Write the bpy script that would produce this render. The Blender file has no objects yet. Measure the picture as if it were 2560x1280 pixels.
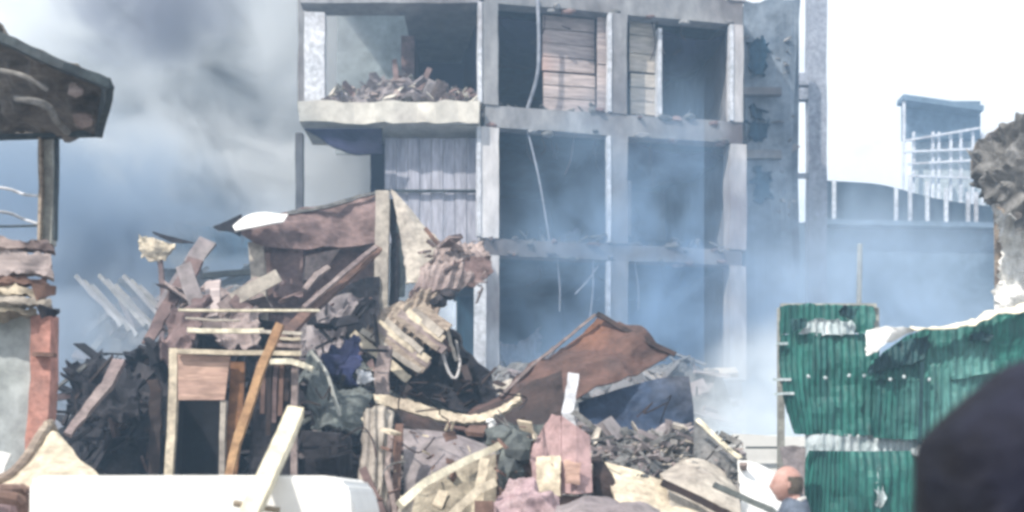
import bpy, bmesh, math, random
from mathutils import Vector, Matrix, noise
random.seed(7)
S = bpy.context.scene
C = S.collection
rad = math.radians
# ------------------------------------------------------------------ camera, sky, sun, exposure
F = 2745.0; HX = 1280.0; HY = 1250.0; CH = 1.30
cam = bpy.data.cameras.new('camera'); co = bpy.data.objects.new('camera', cam); C.objects.link(co); S.camera = co
cam.sensor_width = 36; cam.lens = 36 * F / 2560; cam.shift_y = (HY - 640) / 2560
cam.clip_start = .05; cam.clip_end = 3000
co.location = (0, 0, CH); co.rotation_euler = (rad(90), 0, 0)
cam.dof.use_dof = True; cam.dof.focus_distance = 17; cam.dof.aperture_fstop = 2.4
S.view_settings.view_transform = 'Standard'; S.view_settings.look = 'None'
S.view_settings.exposure = 0.3; S.view_settings.gamma = 1
S.render.engine = 'CYCLES'
S.cycles.use_denoising = True
S.cycles.pixel_filter_type = 'BLACKMAN_HARRIS'; S.cycles.filter_width = 3.2
S.cycles.max_bounces = 6; S.cycles.volume_bounces = 5; S.cycles.diffuse_bounces = 3
S.cycles.volume_step_rate = .5; S.cycles.volume_preview_step_rate = .5; S.cycles.volume_max_steps = 200
S.cycles.sample_clamp_indirect = 6
SUN_AZ = -138; SUN_EL = 48      # azimuth measured clockwise from +Y (view direction); light comes from behind-left
w = bpy.data.worlds.new('World'); S.world = w; w.use_nodes = True
nt = w.node_tree; nt.nodes.clear()
def N(t, **k):
    n = nt.nodes.new(t)
    for a, b in k.items(): setattr(n, a, b)
    return n
wo = N('ShaderNodeOutputWorld'); bg = N('ShaderNodeBackground'); bg.inputs[1].default_value = 0.12
sky = N('ShaderNodeTexSky', sky_type='NISHITA', sun_disc=False)
sky.sun_elevation = rad(SUN_EL); sky.sun_rotation = rad(SUN_AZ); sky.dust_density = 4; sky.air_density = 1.2
tc = N('ShaderNodeTexCoord'); mp = N('ShaderNodeMapping'); mp.inputs['Scale'].default_value = (2.2, 2.2, 4.5)
cn = N('ShaderNodeTexNoise'); cn.inputs['Scale'].default_value = 1.3; cn.inputs['Detail'].default_value = 7; cn.inputs['Roughness'].default_value = .58
cr = N('ShaderNodeValToRGB'); cr.color_ramp.elements[0].position = .22; cr.color_ramp.elements[1].position = .42
cl = N('ShaderNodeMix', data_type='RGBA'); cl.inputs[7].default_value = (8.4, 8.6, 8.8, 1)
nt.links.new(tc.outputs['Generated'], mp.inputs[0]); nt.links.new(mp.outputs[0], cn.inputs[0])
nt.links.new(cn.outputs[0], cr.inputs[0]); nt.links.new(cr.outputs[0], cl.inputs[0])
nt.links.new(sky.outputs[0], cl.inputs[6]); nt.links.new(cl.outputs[2], bg.inputs[0]); nt.links.new(bg.outputs[0], wo.inputs[0])
sl = bpy.data.lights.new('sun', 'SUN'); sl.energy = 5.0; sl.angle = rad(1.5); sl.color = (1, .93, .84)
so = bpy.data.objects.new('sun', sl); C.objects.link(so)
a, e = rad(SUN_AZ), rad(SUN_EL)
sd = Vector((math.sin(a) * math.cos(e), math.cos(a) * math.cos(e), math.sin(e)))
so.rotation_euler = sd.to_track_quat('Z', 'Y').to_euler(); so.location = (-20, -20, 40)

# ------------------------------------------------------------------ helpers
def P(px, py, Y): return Vector(((px - HX) / F * Y, Y, CH + (HY - py) / F * Y))
def mat(name, c1, c2=None, scale=3, rough=.8, bump=.3, metal=0, c3=None, c3amt=.5, stretch=(1, 1, 1), spec=.3, grime=.4):
    m = bpy.data.materials.new(name); m.use_nodes = True; t = m.node_tree; b = t.nodes['Principled BSDF']
    c2 = c2 or tuple(x * .6 for x in c1)
    tcn = t.nodes.new('ShaderNodeTexCoord'); mpn = t.nodes.new('ShaderNodeMapping'); mpn.inputs['Scale'].default_value = stretch
    t.links.new(tcn.outputs['Object'], mpn.inputs[0])
    n1 = t.nodes.new('ShaderNodeTexNoise'); n1.inputs['Scale'].default_value = scale; n1.inputs['Detail'].default_value = 8; n1.inputs['Roughness'].default_value = .65
    t.links.new(mpn.outputs[0], n1.inputs[0])
    r = t.nodes.new('ShaderNodeValToRGB'); r.color_ramp.elements[0].position = .38; r.color_ramp.elements[1].position = .62
    r.color_ramp.elements[0].color = (*c2, 1); r.color_ramp.elements[1].color = (*c1, 1)
    t.links.new(n1.outputs[0], r.inputs[0]); last = r.outputs[0]
    if c3:
        n2 = t.nodes.new('ShaderNodeTexNoise'); n2.inputs['Scale'].default_value = scale * .45; n2.inputs['Detail'].default_value = 6
        mp2 = t.nodes.new('ShaderNodeMapping'); mp2.inputs['Location'].default_value = (7, 3, 1); t.links.new(tcn.outputs['Object'], mp2.inputs[0]); t.links.new(mp2.outputs[0], n2.inputs[0])
        r2 = t.nodes.new('ShaderNodeValToRGB'); r2.color_ramp.elements[0].position = 1 - c3amt - .08; r2.color_ramp.elements[1].position = 1 - c3amt + .1
        t.links.new(n2.outputs[0], r2.inputs[0])
        mx = t.nodes.new('ShaderNodeMix'); mx.data_type = 'RGBA'; mx.inputs[7].default_value = (*c3, 1)
        t.links.new(r2.outputs[0], mx.inputs[0]); t.links.new(last, mx.inputs[6]); last = mx.outputs[2]
    n4 = t.nodes.new('ShaderNodeTexNoise'); n4.inputs['Scale'].default_value = scale * 5; n4.inputs['Detail'].default_value = 5; n4.inputs['Roughness'].default_value = .7
    t.links.new(mpn.outputs[0], n4.inputs[0])
    r4 = t.nodes.new('ShaderNodeMapRange'); r4.inputs[1].default_value = .35; r4.inputs[2].default_value = .65; r4.inputs[3].default_value = 1 - grime; r4.inputs[4].default_value = 1 + grime * .35
    t.links.new(n4.outputs[0], r4.inputs[0])
    vm = t.nodes.new('ShaderNodeVectorMath'); vm.operation = 'SCALE'; t.links.new(last, vm.inputs[0]); t.links.new(r4.outputs[0], vm.inputs['Scale']); last = vm.outputs[0]
    t.links.new(last, b.inputs['Base Color'])
    b.inputs['Roughness'].default_value = rough; b.inputs['Metallic'].default_value = metal
    b.inputs['Specular IOR Level'].default_value = spec
    if bump:
        n3 = t.nodes.new('ShaderNodeTexNoise'); n3.inputs['Scale'].default_value = scale * 4; n3.inputs['Detail'].default_value = 6
        t.links.new(mpn.outputs[0], n3.inputs[0])
        bp = t.nodes.new('ShaderNodeBump'); bp.inputs['Strength'].default_value = bump; bp.inputs['Distance'].default_value = .04
        t.links.new(n3.outputs[0], bp.inputs['Height']); t.links.new(bp.outputs[0], b.inputs['Normal'])
    return m
M = {}
M['concrete'] = mat('concrete', (.30, .30, .31), (.22, .225, .24), .7, .9, .4, c3=(.10, .085, .09), c3amt=.46, stretch=(1, 1, .5), grime=.3)
M['concrete_pale'] = mat('concrete_pale', (.62, .60, .60), (.42, .41, .42), .8, .9, .3, c3=(.22, .19, .20), c3amt=.42, stretch=(1, 1, .3), grime=.25)
M['cream_conc'] = mat('cream_concrete', (.66, .63, .56), (.48, .45, .40), .9, .9, .4, c3=(.30, .26, .25), c3amt=.4, grime=.2)
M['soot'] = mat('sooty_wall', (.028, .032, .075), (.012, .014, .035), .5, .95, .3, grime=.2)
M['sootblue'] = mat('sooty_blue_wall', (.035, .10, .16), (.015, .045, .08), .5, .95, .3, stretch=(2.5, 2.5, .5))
M['pinkwall'] = mat('pink_board', (.50, .42, .40), (.36, .31, .31), 1.2, .85, .25, c3=(.56, .38, .33), c3amt=.35, stretch=(.3, .3, 3))
M['creamwall'] = mat('cream_board', (.58, .52, .44), (.42, .38, .35), 1.2, .85, .25, stretch=(.3, .3, 3))
M['lavender'] = mat('lavender_shutter', (.40, .40, .46), (.28, .29, .35), .8, .7, .15, c3=(.26, .24, .28), c3amt=.3, stretch=(3, 3, .4))
M['whitestain'] = mat('stained_white_sheet', (.84, .83, .80), (.76, .74, .71), 1.6, .6, .1, c3=(.30, .26, .24), c3amt=.34, stretch=(2, 1, .7))
M['smoke_tone'] = mat('painted_smoke_tone', (.36, .42, .43), (.24, .28, .30), .6, .9, .3, c3=(.17, .17, .18), c3amt=.40)  # grey tone imitates dim smoke seen through the open bay
M['white'] = mat('white_paint', (.84, .84, .82), (.78, .78, .77), 1.5, .5, .05, grime=.06)
M['whitepost'] = mat('white_post_paint', (.64, .65, .69), (.50, .52, .56), 1.5, .6, .1, c3=(.30, .28, .29), c3amt=.36)
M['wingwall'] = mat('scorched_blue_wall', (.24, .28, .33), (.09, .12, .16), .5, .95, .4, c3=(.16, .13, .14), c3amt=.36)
M['rust'] = mat('rusty_sheet', (.14, .075, .06), (.07, .046, .044), 1.0, .75, .35, c3=(.22, .095, .05), c3amt=.38)
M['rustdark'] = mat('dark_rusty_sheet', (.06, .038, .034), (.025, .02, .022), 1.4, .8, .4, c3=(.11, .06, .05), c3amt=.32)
M['mauve'] = mat('scorched_board', (.25, .175, .165), (.13, .09, .09), 1.3, .85, .35, c3=(.10, .07, .075), c3amt=.38, stretch=(1, 1, 1.4))
M['mauvepale'] = mat('pale_scorched_board', (.38, .31, .29), (.22, .175, .17), 2.2, .85, .3, c3=(.20, .15, .15), c3amt=.4)
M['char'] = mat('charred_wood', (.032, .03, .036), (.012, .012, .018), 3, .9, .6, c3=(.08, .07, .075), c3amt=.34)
M['chargrey'] = mat('grey_ash_rubble', (.20, .20, .20), (.09, .095, .10), 3, .95, .6, c3=(.34, .32, .31), c3amt=.38)
M['greenash'] = mat('greenish_ash', (.17, .19, .18), (.08, .09, .095), 2, .95, .5, c3=(.28, .28, .26), c3amt=.36)
M['wood'] = mat('weathered_wood', (.42, .35, .28), (.24, .19, .16), 2, .85, .4, stretch=(1, 1, 3), c3=(.14, .11, .10), c3amt=.36)
M['creamwood'] = mat('cream_wood', (.68, .60, .46), (.48, .41, .32), 2.2, .8, .3, c3=(.26, .21, .17), c3amt=.32)
M['palewood'] = mat('pale_bare_wood', (.82, .77, .62), (.66, .60, .46), 2, .7, .2)
M['orange'] = mat('orange_timber', (.50, .31, .16), (.32, .18, .10), 2, .75, .3, c3=(.20, .10, .06), c3amt=.32)
M['brownorange'] = mat('brown_orange_timber', (.30, .15, .07), (.18, .09, .05), 2, .8, .3, c3=(.10, .06, .05), c3amt=.4)
M['brownwood'] = mat('brown_timber', (.22, .13, .10), (.12, .075, .065), 2, .8, .4, c3=(.34, .25, .22), c3amt=.35)
M['peach'] = mat('peach_board', (.56, .38, .30), (.44, .29, .24), 1.6, .8, .2, stretch=(.4, .4, 3))
M['beige'] = mat('beige_sheet', (.56, .51, .44), (.38, .34, .30), 1.8, .85, .3, c3=(.24, .21, .19), c3amt=.32)
M['olive'] = mat('olive_board', (.34, .30, .23), (.22, .19, .15), 2.5, .85, .4, c3=(.42, .30, .20), c3amt=.35)
M['greypanel'] = mat('grey_mauve_panel', (.30, .27, .27), (.22, .19, .20), 1.2, .8, .2)
M['pink'] = mat('pink_panel', (.48, .32, .32), (.36, .25, .25), 1.5, .8, .2, c3=(.58, .44, .34), c3amt=.38)
M['pinkcloth'] = mat('pink_cloth', (.44, .34, .35), (.34, .24, .26), 3, .9, .4, c3=(.18, .12, .13), c3amt=.32)
M['bluecloth'] = mat('blue_cloth', (.03, .04, .12), (.015, .018, .05), 3, .85, .4)
M['bluetarp'] = mat('blue_tarp', (.045, .075, .14), (.025, .04, .08), 1.6, .7, .4, c3=(.09, .10, .13), c3amt=.35)
M['green'] = mat('green_painted_sheet', (.024, .17, .14), (.014, .09, .085), 1.6, .55, .1, c3=(.12, .30, .28), c3amt=.36, stretch=(4, 4, .35), spec=.4, grime=.5)
M['greendark'] = mat('dark_green_sheet', (.02, .075, .08), (.015, .05, .06), 1.6, .6, .1, stretch=(2.5, 2.5, .6))
M['greenwhite'] = mat('worn_white_sheet', (.62, .68, .70), (.34, .42, .44), 3.5, .6, .15, stretch=(3, 3, .5))
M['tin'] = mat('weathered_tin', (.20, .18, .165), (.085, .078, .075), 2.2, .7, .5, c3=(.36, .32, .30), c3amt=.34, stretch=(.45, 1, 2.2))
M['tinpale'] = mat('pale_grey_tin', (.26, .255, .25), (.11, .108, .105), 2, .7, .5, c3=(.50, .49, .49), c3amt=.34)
M['black'] = mat('doorway_shade_black', (.012, .013, .018), (.006, .007, .01), 2, .9, .2)  # near black, paints the shade inside the booth doorway
M['fascia'] = mat('dark_fascia', (.06, .08, .09), (.035, .045, .055), 3, .7, .3)
M['postgrey'] = mat('grey_green_post', (.42, .43, .40), (.30, .30, .28), 2, .8, .2)
M['brick'] = mat('red_brick_post', (.52, .25, .20), (.36, .20, .17), 2.4, .85, .4, c3=(.55, .42, .36), c3amt=.34)
M['greygreen'] = mat('grey_green_panel', (.44, .48, .47), (.37, .40, .41), .8, .7, .1)
M['steel'] = mat('grey_steel', (.32, .34, .40), (.24, .26, .31), 1.2, .6, .1)
M['jacket'] = mat('dark_jacket', (.008, .011, .024), (.004, .005, .010), 4, .85, .8, c3=(.022, .024, .05), c3amt=.42)
M['shirt'] = mat('blue_grey_shirt', (.13, .16, .21), (.09, .11, .15), 5, .9, .2)
M['trousers'] = mat('dark_trousers', (.03, .03, .04), (.02, .02, .025), 6, .9, .2)
M['skin'] = mat('skin', (.50, .32, .28), (.34, .19, .16), 7, .5, .05, c3=(.30, .13, .10), c3amt=.4, grime=.12)
M['hairgrey'] = mat('short_grey_hair', (.16, .14, .12), (.08, .07, .06), 30, .7, .5)
M['hair'] = mat('dark_hair', (.02, .016, .014), (.01, .008, .008), 30, .6, .5)
M['shoe'] = mat('black_shoe', (.02, .02, .02), None, 6, .5, .1)
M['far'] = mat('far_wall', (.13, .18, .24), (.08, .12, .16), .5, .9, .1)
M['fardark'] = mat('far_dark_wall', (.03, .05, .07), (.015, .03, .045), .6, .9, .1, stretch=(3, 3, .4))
M['ground'] = mat('ground_dust', (.30, .28, .26), (.18, .17, .16), .6, .95, .5, c3=(.10, .10, .10), c3amt=.4)

def wloc(o):
    v = Vector((0, 0, 0))
    while o: v += o.location; o = o.parent
    return v
def tag(o, label=None, cat=None, group=None, kind=None):
    if label: o['label'] = label
    if cat: o['category'] = cat
    if group: o['group'] = group
    if kind: o['kind'] = kind
    return o
def thing(name, label, cat, loc, group=None):
    o = bpy.data.objects.new(name, None); o.empty_display_size = .2; C.objects.link(o); o.location = loc
    return tag(o, label, cat, group)
def obj(name, bm, m, parent=None, smooth=False):
    me = bpy.data.meshes.new(name)
    bmesh.ops.recalc_face_normals(bm, faces=bm.faces)
    off = wloc(parent) if parent else None
    if off is None:
        xs = [v.co for v in bm.verts]
        mn = [min(v[i] for v in xs) for i in range(3)]; mxx = [max(v[i] for v in xs) for i in range(3)]
        off = Vector(((mn[0] + mxx[0]) / 2, (mn[1] + mxx[1]) / 2, mn[2]))
    bmesh.ops.translate(bm, verts=bm.verts, vec=-off)
    bm.to_mesh(me); bm.free()
    if smooth:
        for p in me.polygons: p.use_smooth = True
    me.materials.append(m if not isinstance(m, str) else M[m])
    o = bpy.data.objects.new(name, me); C.objects.link(o)
    if parent: o.parent = parent
    else: o.location = off
    return o
def bmj(*bs):
    """join several bmeshes into one"""
    out = bmesh.new()
    for b in bs:
        me = bpy.data.meshes.new('t'); b.to_mesh(me); b.free(); out.from_mesh(me); bpy.data.meshes.remove(me)
    return out
def box(c0, c1, bev=0):
    bm = bmesh.new(); bmesh.ops.create_cube(bm, size=1)
    c0 = Vector(c0); c1 = Vector(c1)
    for v in bm.verts: v.co = Vector([(c0[i] + c1[i]) / 2 + v.co[i] * abs(c1[i] - c0[i]) for i in range(3)])
    if bev: bmesh.ops.bevel(bm, geom=bm.edges[:], offset=bev, segments=2, affect='EDGES')
    return bm
def bar(pts, wd, th, jit=.0, taper=1, seg=4, up=(0, 1, 0)):
    """rectangular bar along a polyline; wd = across in picture plane, th = along view; rough, slightly crooked"""
    pts = [Vector(p) for p in pts]
    path = []
    for i in range(len(pts) - 1):
        for k in range(seg): path.append(pts[i].lerp(pts[i + 1], k / seg))
    path.append(pts[-1]); n = len(path); bm = bmesh.new(); rings = []; jit *= .5
    sd0 = random.random() * 100
    for i, p in enumerate(path):
        d = (path[min(i + 1, n - 1)] - path[max(i - 1, 0)]).normalized()
        a = d.cross(Vector(up)).normalized(); b = d.cross(a).normalized()
        s = 1 + (taper - 1) * i / (n - 1)
        off = noise.noise_vector(Vector((sd0, i * .6, 0))) * jit
        ring = []
        for (u, v) in ((-1, -1), (1, -1), (1, 1), (-1, 1)):
            j = noise.noise_vector(Vector((sd0 + u * 3, i * 1.7, v * 3))) * jit
            ring.append(bm.verts.new(p + off + j * .6 + a * u * wd / 2 * s + b * v * th / 2 * s))
        rings.append(ring)
    for i in range(n - 1):
        for k in range(4): bm.faces.new((rings[i][k], rings[i][(k + 1) % 4], rings[i + 1][(k + 1) % 4], rings[i + 1][k]))
    bm.faces.new(rings[0][::-1]); bm.faces.new(rings[-1])
    return bm
def tube(pts, r, seg=8, sub=4, r2=None):
    pts = [Vector(p) for p in pts]; path = []
    n0 = len(pts)
    for i in range(n0 - 1):
        p0, p1, p2, p3 = pts[max(i - 1, 0)], pts[i], pts[i + 1], pts[min(i + 2, n0 - 1)]
        for k in range(sub):
            t = k / sub
            path.append(.5 * ((2 * p1) + (p2 - p0) * t + (2 * p0 - 5 * p1 + 4 * p2 - p3) * t * t + (3 * p1 - p0 - 3 * p2 + p3) * t ** 3))
    path.append(pts[-1]); bm = bmesh.new(); rings = []; n = len(path)
    for i, p in enumerate(path):
        d = (path[min(i + 1, n - 1)] - path[max(i - 1, 0)]).normalized()
        h = Vector((0, 1, 0)) if abs(d.y) < .9 else Vector((1, 0, 0))
        a = d.cross(h).normalized(); b = d.cross(a)
        rr = r if r2 is None else r + (r2 - r) * i / (n - 1)
        rings.append([bm.verts.new(p + (a * math.cos(2 * math.pi * k / seg) + b * math.sin(2 * math.pi * k / seg)) * rr) for k in range(seg)])
    for i in range(n - 1):
        for k in range(seg): bm.faces.new((rings[i][k], rings[i][(k + 1) % seg], rings[i + 1][(k + 1) % seg], rings[i + 1][k]))
    bm.faces.new(rings[0][::-1]); bm.faces.new(rings[-1])
    return bm
def cr_(p0, p1, p2, p3, t): return .5 * ((2 * p1) + (p2 - p0) * t + (2 * p0 - 5 * p1 + 4 * p2 - p3) * t * t + (3 * p1 - p0 - 3 * p2 + p3) * t ** 3)
def sample(row, t):
    n = len(row) - 1; x = min(max(t, 0), 1) * n; i = min(int(x), n - 1); f = x - i
    p0, p1, p2, p3 = row[max(i - 1, 0)], row[i], row[i + 1], row[min(i + 2, n)]
    L0, L1, L2 = (p1 - p0).length, (p2 - p1).length, (p3 - p2).length
    if L1 < 1e-6: return p1.copy()
    d = (p2 - p1) / L1
    m1 = d * L1 if L0 < 1e-6 else (d * L0 + (p1 - p0) / L0 * L1) / (L0 + L1) * L1
    m2 = d * L1 if L2 < 1e-6 else (d * L2 + (p3 - p2) / L2 * L1) / (L2 + L1) * L1
    f2, f3 = f * f, f * f * f
    return p1 * (2 * f3 - 3 * f2 + 1) + m1 * (f3 - 2 * f2 + f) + p2 * (-2 * f3 + 3 * f2) + m2 * (f3 - f2)
def patch(ctrl, nu=24, nv=16, th=.02, crumple=.03, cs=2.5, corr=0, corrn=12, cdir='u', ragged=0, lin=False, fold=0, fs=1.6):
    """sheet through a grid of control points (rows of world Vectors), crumpled, optionally corrugated, with real thickness"""
    rows = [[Vector(p) for p in r] for r in ctrl]; g = []
    sd0 = Vector((random.random() * 50, random.random() * 50, 0))
    for j in range(nv + 1):
        v = j / nv; line = []
        for i in range(nu + 1):
            u = i / nu
            if lin:
                cu = [r[int(min(u * (len(r) - 1), len(r) - 1.0001))].lerp(r[int(min(u * (len(r) - 1), len(r) - 1.0001)) + 1], u * (len(r) - 1) - int(min(u * (len(r) - 1), len(r) - 1.0001))) for r in rows]
            else: cu = [sample(r, u) for r in rows]
            line.append(sample(cu, v) if len(cu) > 2 and not lin else (cu[0].lerp(cu[-1], v) if len(cu) == 2 else sample(cu, v)))
        g.append(line)
    def nrm(i, j):
        a = g[j][min(i + 1, nu)] - g[j][max(i - 1, 0)]; b = g[min(j + 1, nv)][i] - g[max(j - 1, 0)][i]
        n = a.cross(b); return n.normalized() if n.length > 1e-9 else Vector((0, -1, 0))
    NN = [[nrm(i, j) for i in range(nu + 1)] for j in range(nv + 1)]
    bm = bmesh.new(); A = []; B = []
    for j in range(nv + 1):
        la, lb = [], []
        for i in range(nu + 1):
            p = g[j][i].copy(); n = NN[j][i]
            q = p * cs + sd0
            d = noise.noise(q) + .5 * noise.noise(q * 2.3) + .25 * abs(noise.noise(q * 5))
            p += n * d * crumple
            if fold: p += n * (abs(noise.noise(q * fs / cs + Vector((9, 0, 0)))) + .5 * abs(noise.noise(q * fs * 2.1 / cs)) - .25) * fold
            if corr:
                t = (i / nu if cdir == 'u' else j / nv) * corrn * 2 * math.pi
                p += n * math.sin(t) * corr
            if ragged and (i in (0, nu) or j in (0, nv)):
                p += noise.noise_vector(q * 6) * ragged
            la.append(bm.verts.new(p - n * th / 2)); lb.append(bm.verts.new(p + n * th / 2))
        A.append(la); B.append(lb)
    for j in range(nv):
        for i in range(nu):
            bm.faces.new((A[j][i], A[j][i + 1], A[j + 1][i + 1], A[j + 1][i]))
            bm.faces.new((B[j][i], B[j + 1][i], B[j + 1][i + 1], B[j][i + 1]))
    for i in range(nu):
        bm.faces.new((A[0][i], B[0][i], B[0][i + 1], A[0][i + 1])); bm.faces.new((A[nv][i], A[nv][i + 1], B[nv][i + 1], B[nv][i]))
    for j in range(nv):
        bm.faces.new((A[j][0], A[j + 1][0], B[j + 1][0], B[j][0])); bm.faces.new((A[j][nu], B[j][nu], B[j + 1][nu], A[j + 1][nu]))
    return bm
def R(*t): return [P(*p) for p in t]
def chunk(c, s, seed=None):
    bm = bmesh.new(); bmesh.ops.create_icosphere(bm, subdivisions=2, radius=1)
    sd0 = Vector((random.random() * 99, 0, 0))
    for v in bm.verts:
        d = 1 + .55 * noise.noise(v.co * 1.3 + sd0) + .2 * noise.noise(v.co * 3 + sd0)
        v.co = Vector((v.co.x * s[0], v.co.y * s[1], v.co.z * s[2])) * d + Vector(c)
    return bm
def fragments(region, n, smin, smax, flat=.35):
    """many broken boards, slabs and splinters thrown about a region: region() gives a centre point"""
    bm = bmesh.new()
    for _ in range(n):
        c = region(); L = smin + (smax - smin) * random.random() ** 2.2; W = L * random.choice((random.uniform(.05, .14), random.uniform(.2, .8))); T = L * random.uniform(.03, flat) * .4 + .008
        m = Matrix.Translation(c) @ Matrix.Rotation(random.uniform(0, 6.28), 4, 'Z') @ Matrix.Rotation(random.gauss(0, .6), 4, 'X') @ Matrix.Rotation(random.gauss(0, .6), 4, 'Y')
        vs = []
        for x in (-1, 1):
            for y in (-1, 1):
                for z in (-1, 1):
                    vs.append(bm.verts.new(m @ Vector((x * L / 2 * random.uniform(.75, 1.1), y * W / 2 * random.uniform(.6, 1.1), z * T / 2))))
        for f in ((0, 1, 3, 2), (4, 6, 7, 5), (0, 4, 5, 1), (2, 3, 7, 6), (0, 2, 6, 4), (1, 5, 7, 3)):
            bm.faces.new([vs[k] for k in f])
    return bm

# ------------------------------------------------------------------ ground
g = bmesh.new(); bmesh.ops.create_grid(g, x_segments=80, y_segments=80, size=400)
for v in g.verts:
    v.co.y += 380; v.co.z = .12 * noise.noise(v.co * .05) * (1 if abs(v.co.x) > 15 or v.co.y > 40 else 0)
tag(obj('ground', g, 'ground'), kind='structure')

# ------------------------------------------------------------------ burnt building
AX = P(1225, 1250, 24.6); BX = P(1845, 1250, 25.75)
U = Vector((BX.x - AX.x, BX.y - AX.y, 0)).normalized(); V = Vector((-U.y, U.x, 0))
if V.y < 0: V = -V
def s_of(px):
    k = (px - HX) / F      # x = k*y
    return (k * AX.y - AX.x) / (U.x - k * U.y)
def lbox(s0, s1, t0, t1, z0, z1, bev=0):
    bm = box((s0, t0, z0), (s1, t1, z1), bev)
    for v in bm.verts:
        x, y, z = v.co; v.co = Vector((AX.x, AX.y, 0)) + U * x + V * y + Vector((0, 0, z))
    return bm
def rough(bm, amt=.03, cuts=6, sc=1.5):
    bmesh.ops.subdivide_edges(bm, edges=[e for e in bm.edges if e.calc_length() > .5], cuts=cuts, use_grid_fill=True)
    for v in bm.verts: v.co += noise.noise_vector(v.co * sc) * amt
    return bm
Z1, Z1t = 12.45, 13.0
Z2, Z2t = 9.66, 10.15
Z3, Z3t = 6.80, 7.16
Z4, Z4t = 3.70, 4.10
sL, s0, s1, s2 = s_of(748), s_of(1225), s_of(1548), s_of(1845)
bb = thing('burnt_building', 'burnt out grey concrete frame building with open smoky rooms, behind the debris', 'building', (AX.x + 2, AX.y + 2, 0))
D = 6.5
# slabs with beams
for (z0, z1, nm) in ((Z1, Z1t, 'roof_beam'), (Z2, Z2t, 'floor_slab'), (Z3, Z3t, 'floor_slab'), (Z4, Z4t, 'floor_slab')):
    obj(nm, bmj(rough(lbox(s0 - .12, s2 + .12, 0, .35, z0, z1), .03), lbox(s0 - .10, s2 + .1, .36, D, z1 - .2, z1 - .01)), 'concrete', bb)
    obj('shade_ceiling', lbox(s0 + .1, s2 - .1, .37, D, z1 - .25, z1 - .205), 'sootblue', bb)  # dark layer below each slab paints its underside shade
for s, nm in ((s0, 0), (s1, 1), (s2, 2)):
    for (z0, z1, ww) in ((Z1t + .01, 15.2, .36), (Z2t + .01, Z1 - .01, .36 if s != s2 else .24), (Z3t + .01, Z2 - .01, .40), (Z4t + .01, Z3 - .01, .40), (0, Z4 - .01, .42)):
        obj('column', rough(lbox(s - ww / 2, s + ww / 2, -.03, .40, z0, z1), .025), 'concrete_pale' if (nm == 0 and z0 < 9 or nm == 2) else 'concrete', bb)
        if nm < 2 or z0 > 10: obj('lit_edge_strip', rough(lbox(s - ww / 2 - .10, s - ww / 2 - .012, -.06, .1, z0 + .02, z1 - .02), .015), 'whitepost', bb)  # pale strip paints sunlight on the column's left edge
# unseen roof above, put in to keep daylight out of the rooms
obj('roof', lbox(sL, s2 + .3, 0, D, 15.2, 15.5), 'concrete', bb)
# back walls, partitions
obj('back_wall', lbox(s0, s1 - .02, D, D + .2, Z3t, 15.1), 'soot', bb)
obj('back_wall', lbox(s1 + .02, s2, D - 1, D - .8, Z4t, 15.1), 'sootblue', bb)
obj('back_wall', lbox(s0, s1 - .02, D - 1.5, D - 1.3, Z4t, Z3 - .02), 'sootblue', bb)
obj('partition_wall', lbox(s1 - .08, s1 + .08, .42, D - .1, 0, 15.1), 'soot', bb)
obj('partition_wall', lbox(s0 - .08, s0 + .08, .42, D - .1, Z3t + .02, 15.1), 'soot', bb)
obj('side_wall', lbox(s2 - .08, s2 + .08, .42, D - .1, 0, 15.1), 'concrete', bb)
# top storey boards
def boards(x0, x1, y0, y1, t, m, nrow, nm='wall_board'):
    a, b = s_of(x0), s_of(x1); Yc = AX.y + U.y * (a + b) / 2 + t
    zt, zb = CH + (HY - y0) / F * Yc, CH + (HY - y1) / F * Yc
    bs = []
    h = (zt - zb) / nrow
    for k in range(nrow):
        bs.append(rough(lbox(a, b, t + random.uniform(0, .03), t + .08, zb + k * h + .01, zb + (k + 1) * h - .012), .008))
    return obj(nm, bmj(*bs), m, bb)
boards(1368, 1500, 42, 180, .45, 'pinkwall', 4)
boards(1370, 1500, 184, 278, .42, 'pinkwall', 3)
boards(1500, 1534, 42, 280, .20, 'pinkwall', 2)
boards(1588, 1652, 44, 180, .42, 'creamwall', 3)
boards(1590, 1652, 184, 288, .40, 'creamwall', 3)
obj('door_jamb', rough(lbox(s_of(1652), s_of(1662), .2, .42, Z2t + .02, Z1 - .15), .01), 'whitepost', bb)
boards(1700, 1752, 170, 296, 3.0, 'concrete', 1, 'inner_panel')
boards(1590, 1612, 450, 590, 1.0, 'concrete_pale', 1, 'inner_panel')
boards(1690, 1790, 480, 600, 3.5, 'concrete', 1, 'inner_panel')
# sagging ceilings
def fp(px, z, t):       # point on facade column px at depth t
    q = Vector((AX.x, AX.y, 0)) + U * s_of(px) + V * t; q.z = z; return q
for (x0, x1, z) in ((1660, 1832, Z1 - .1), (1585, 1826, Z2 - .02), (1250, 1530, Z1 - .05)):
    sag = [[fp(x0, z, .5), fp((x0 + x1) / 2, z - .12, .5), fp(x1, z - .05, .5)], [fp(x0, z - .1, 1.5), fp((x0 + x1) / 2, z - .45, 1.5), fp(x1, z - .2, 1.5)], [fp(x0, z - .15, 3), fp((x0 + x1) / 2, z - .2, 3), fp(x1, z - .1, 3)]]
    obj('ceiling_panel', patch(sag, 14, 10, .03, .12, 1.6), 'soot', bb)
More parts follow.
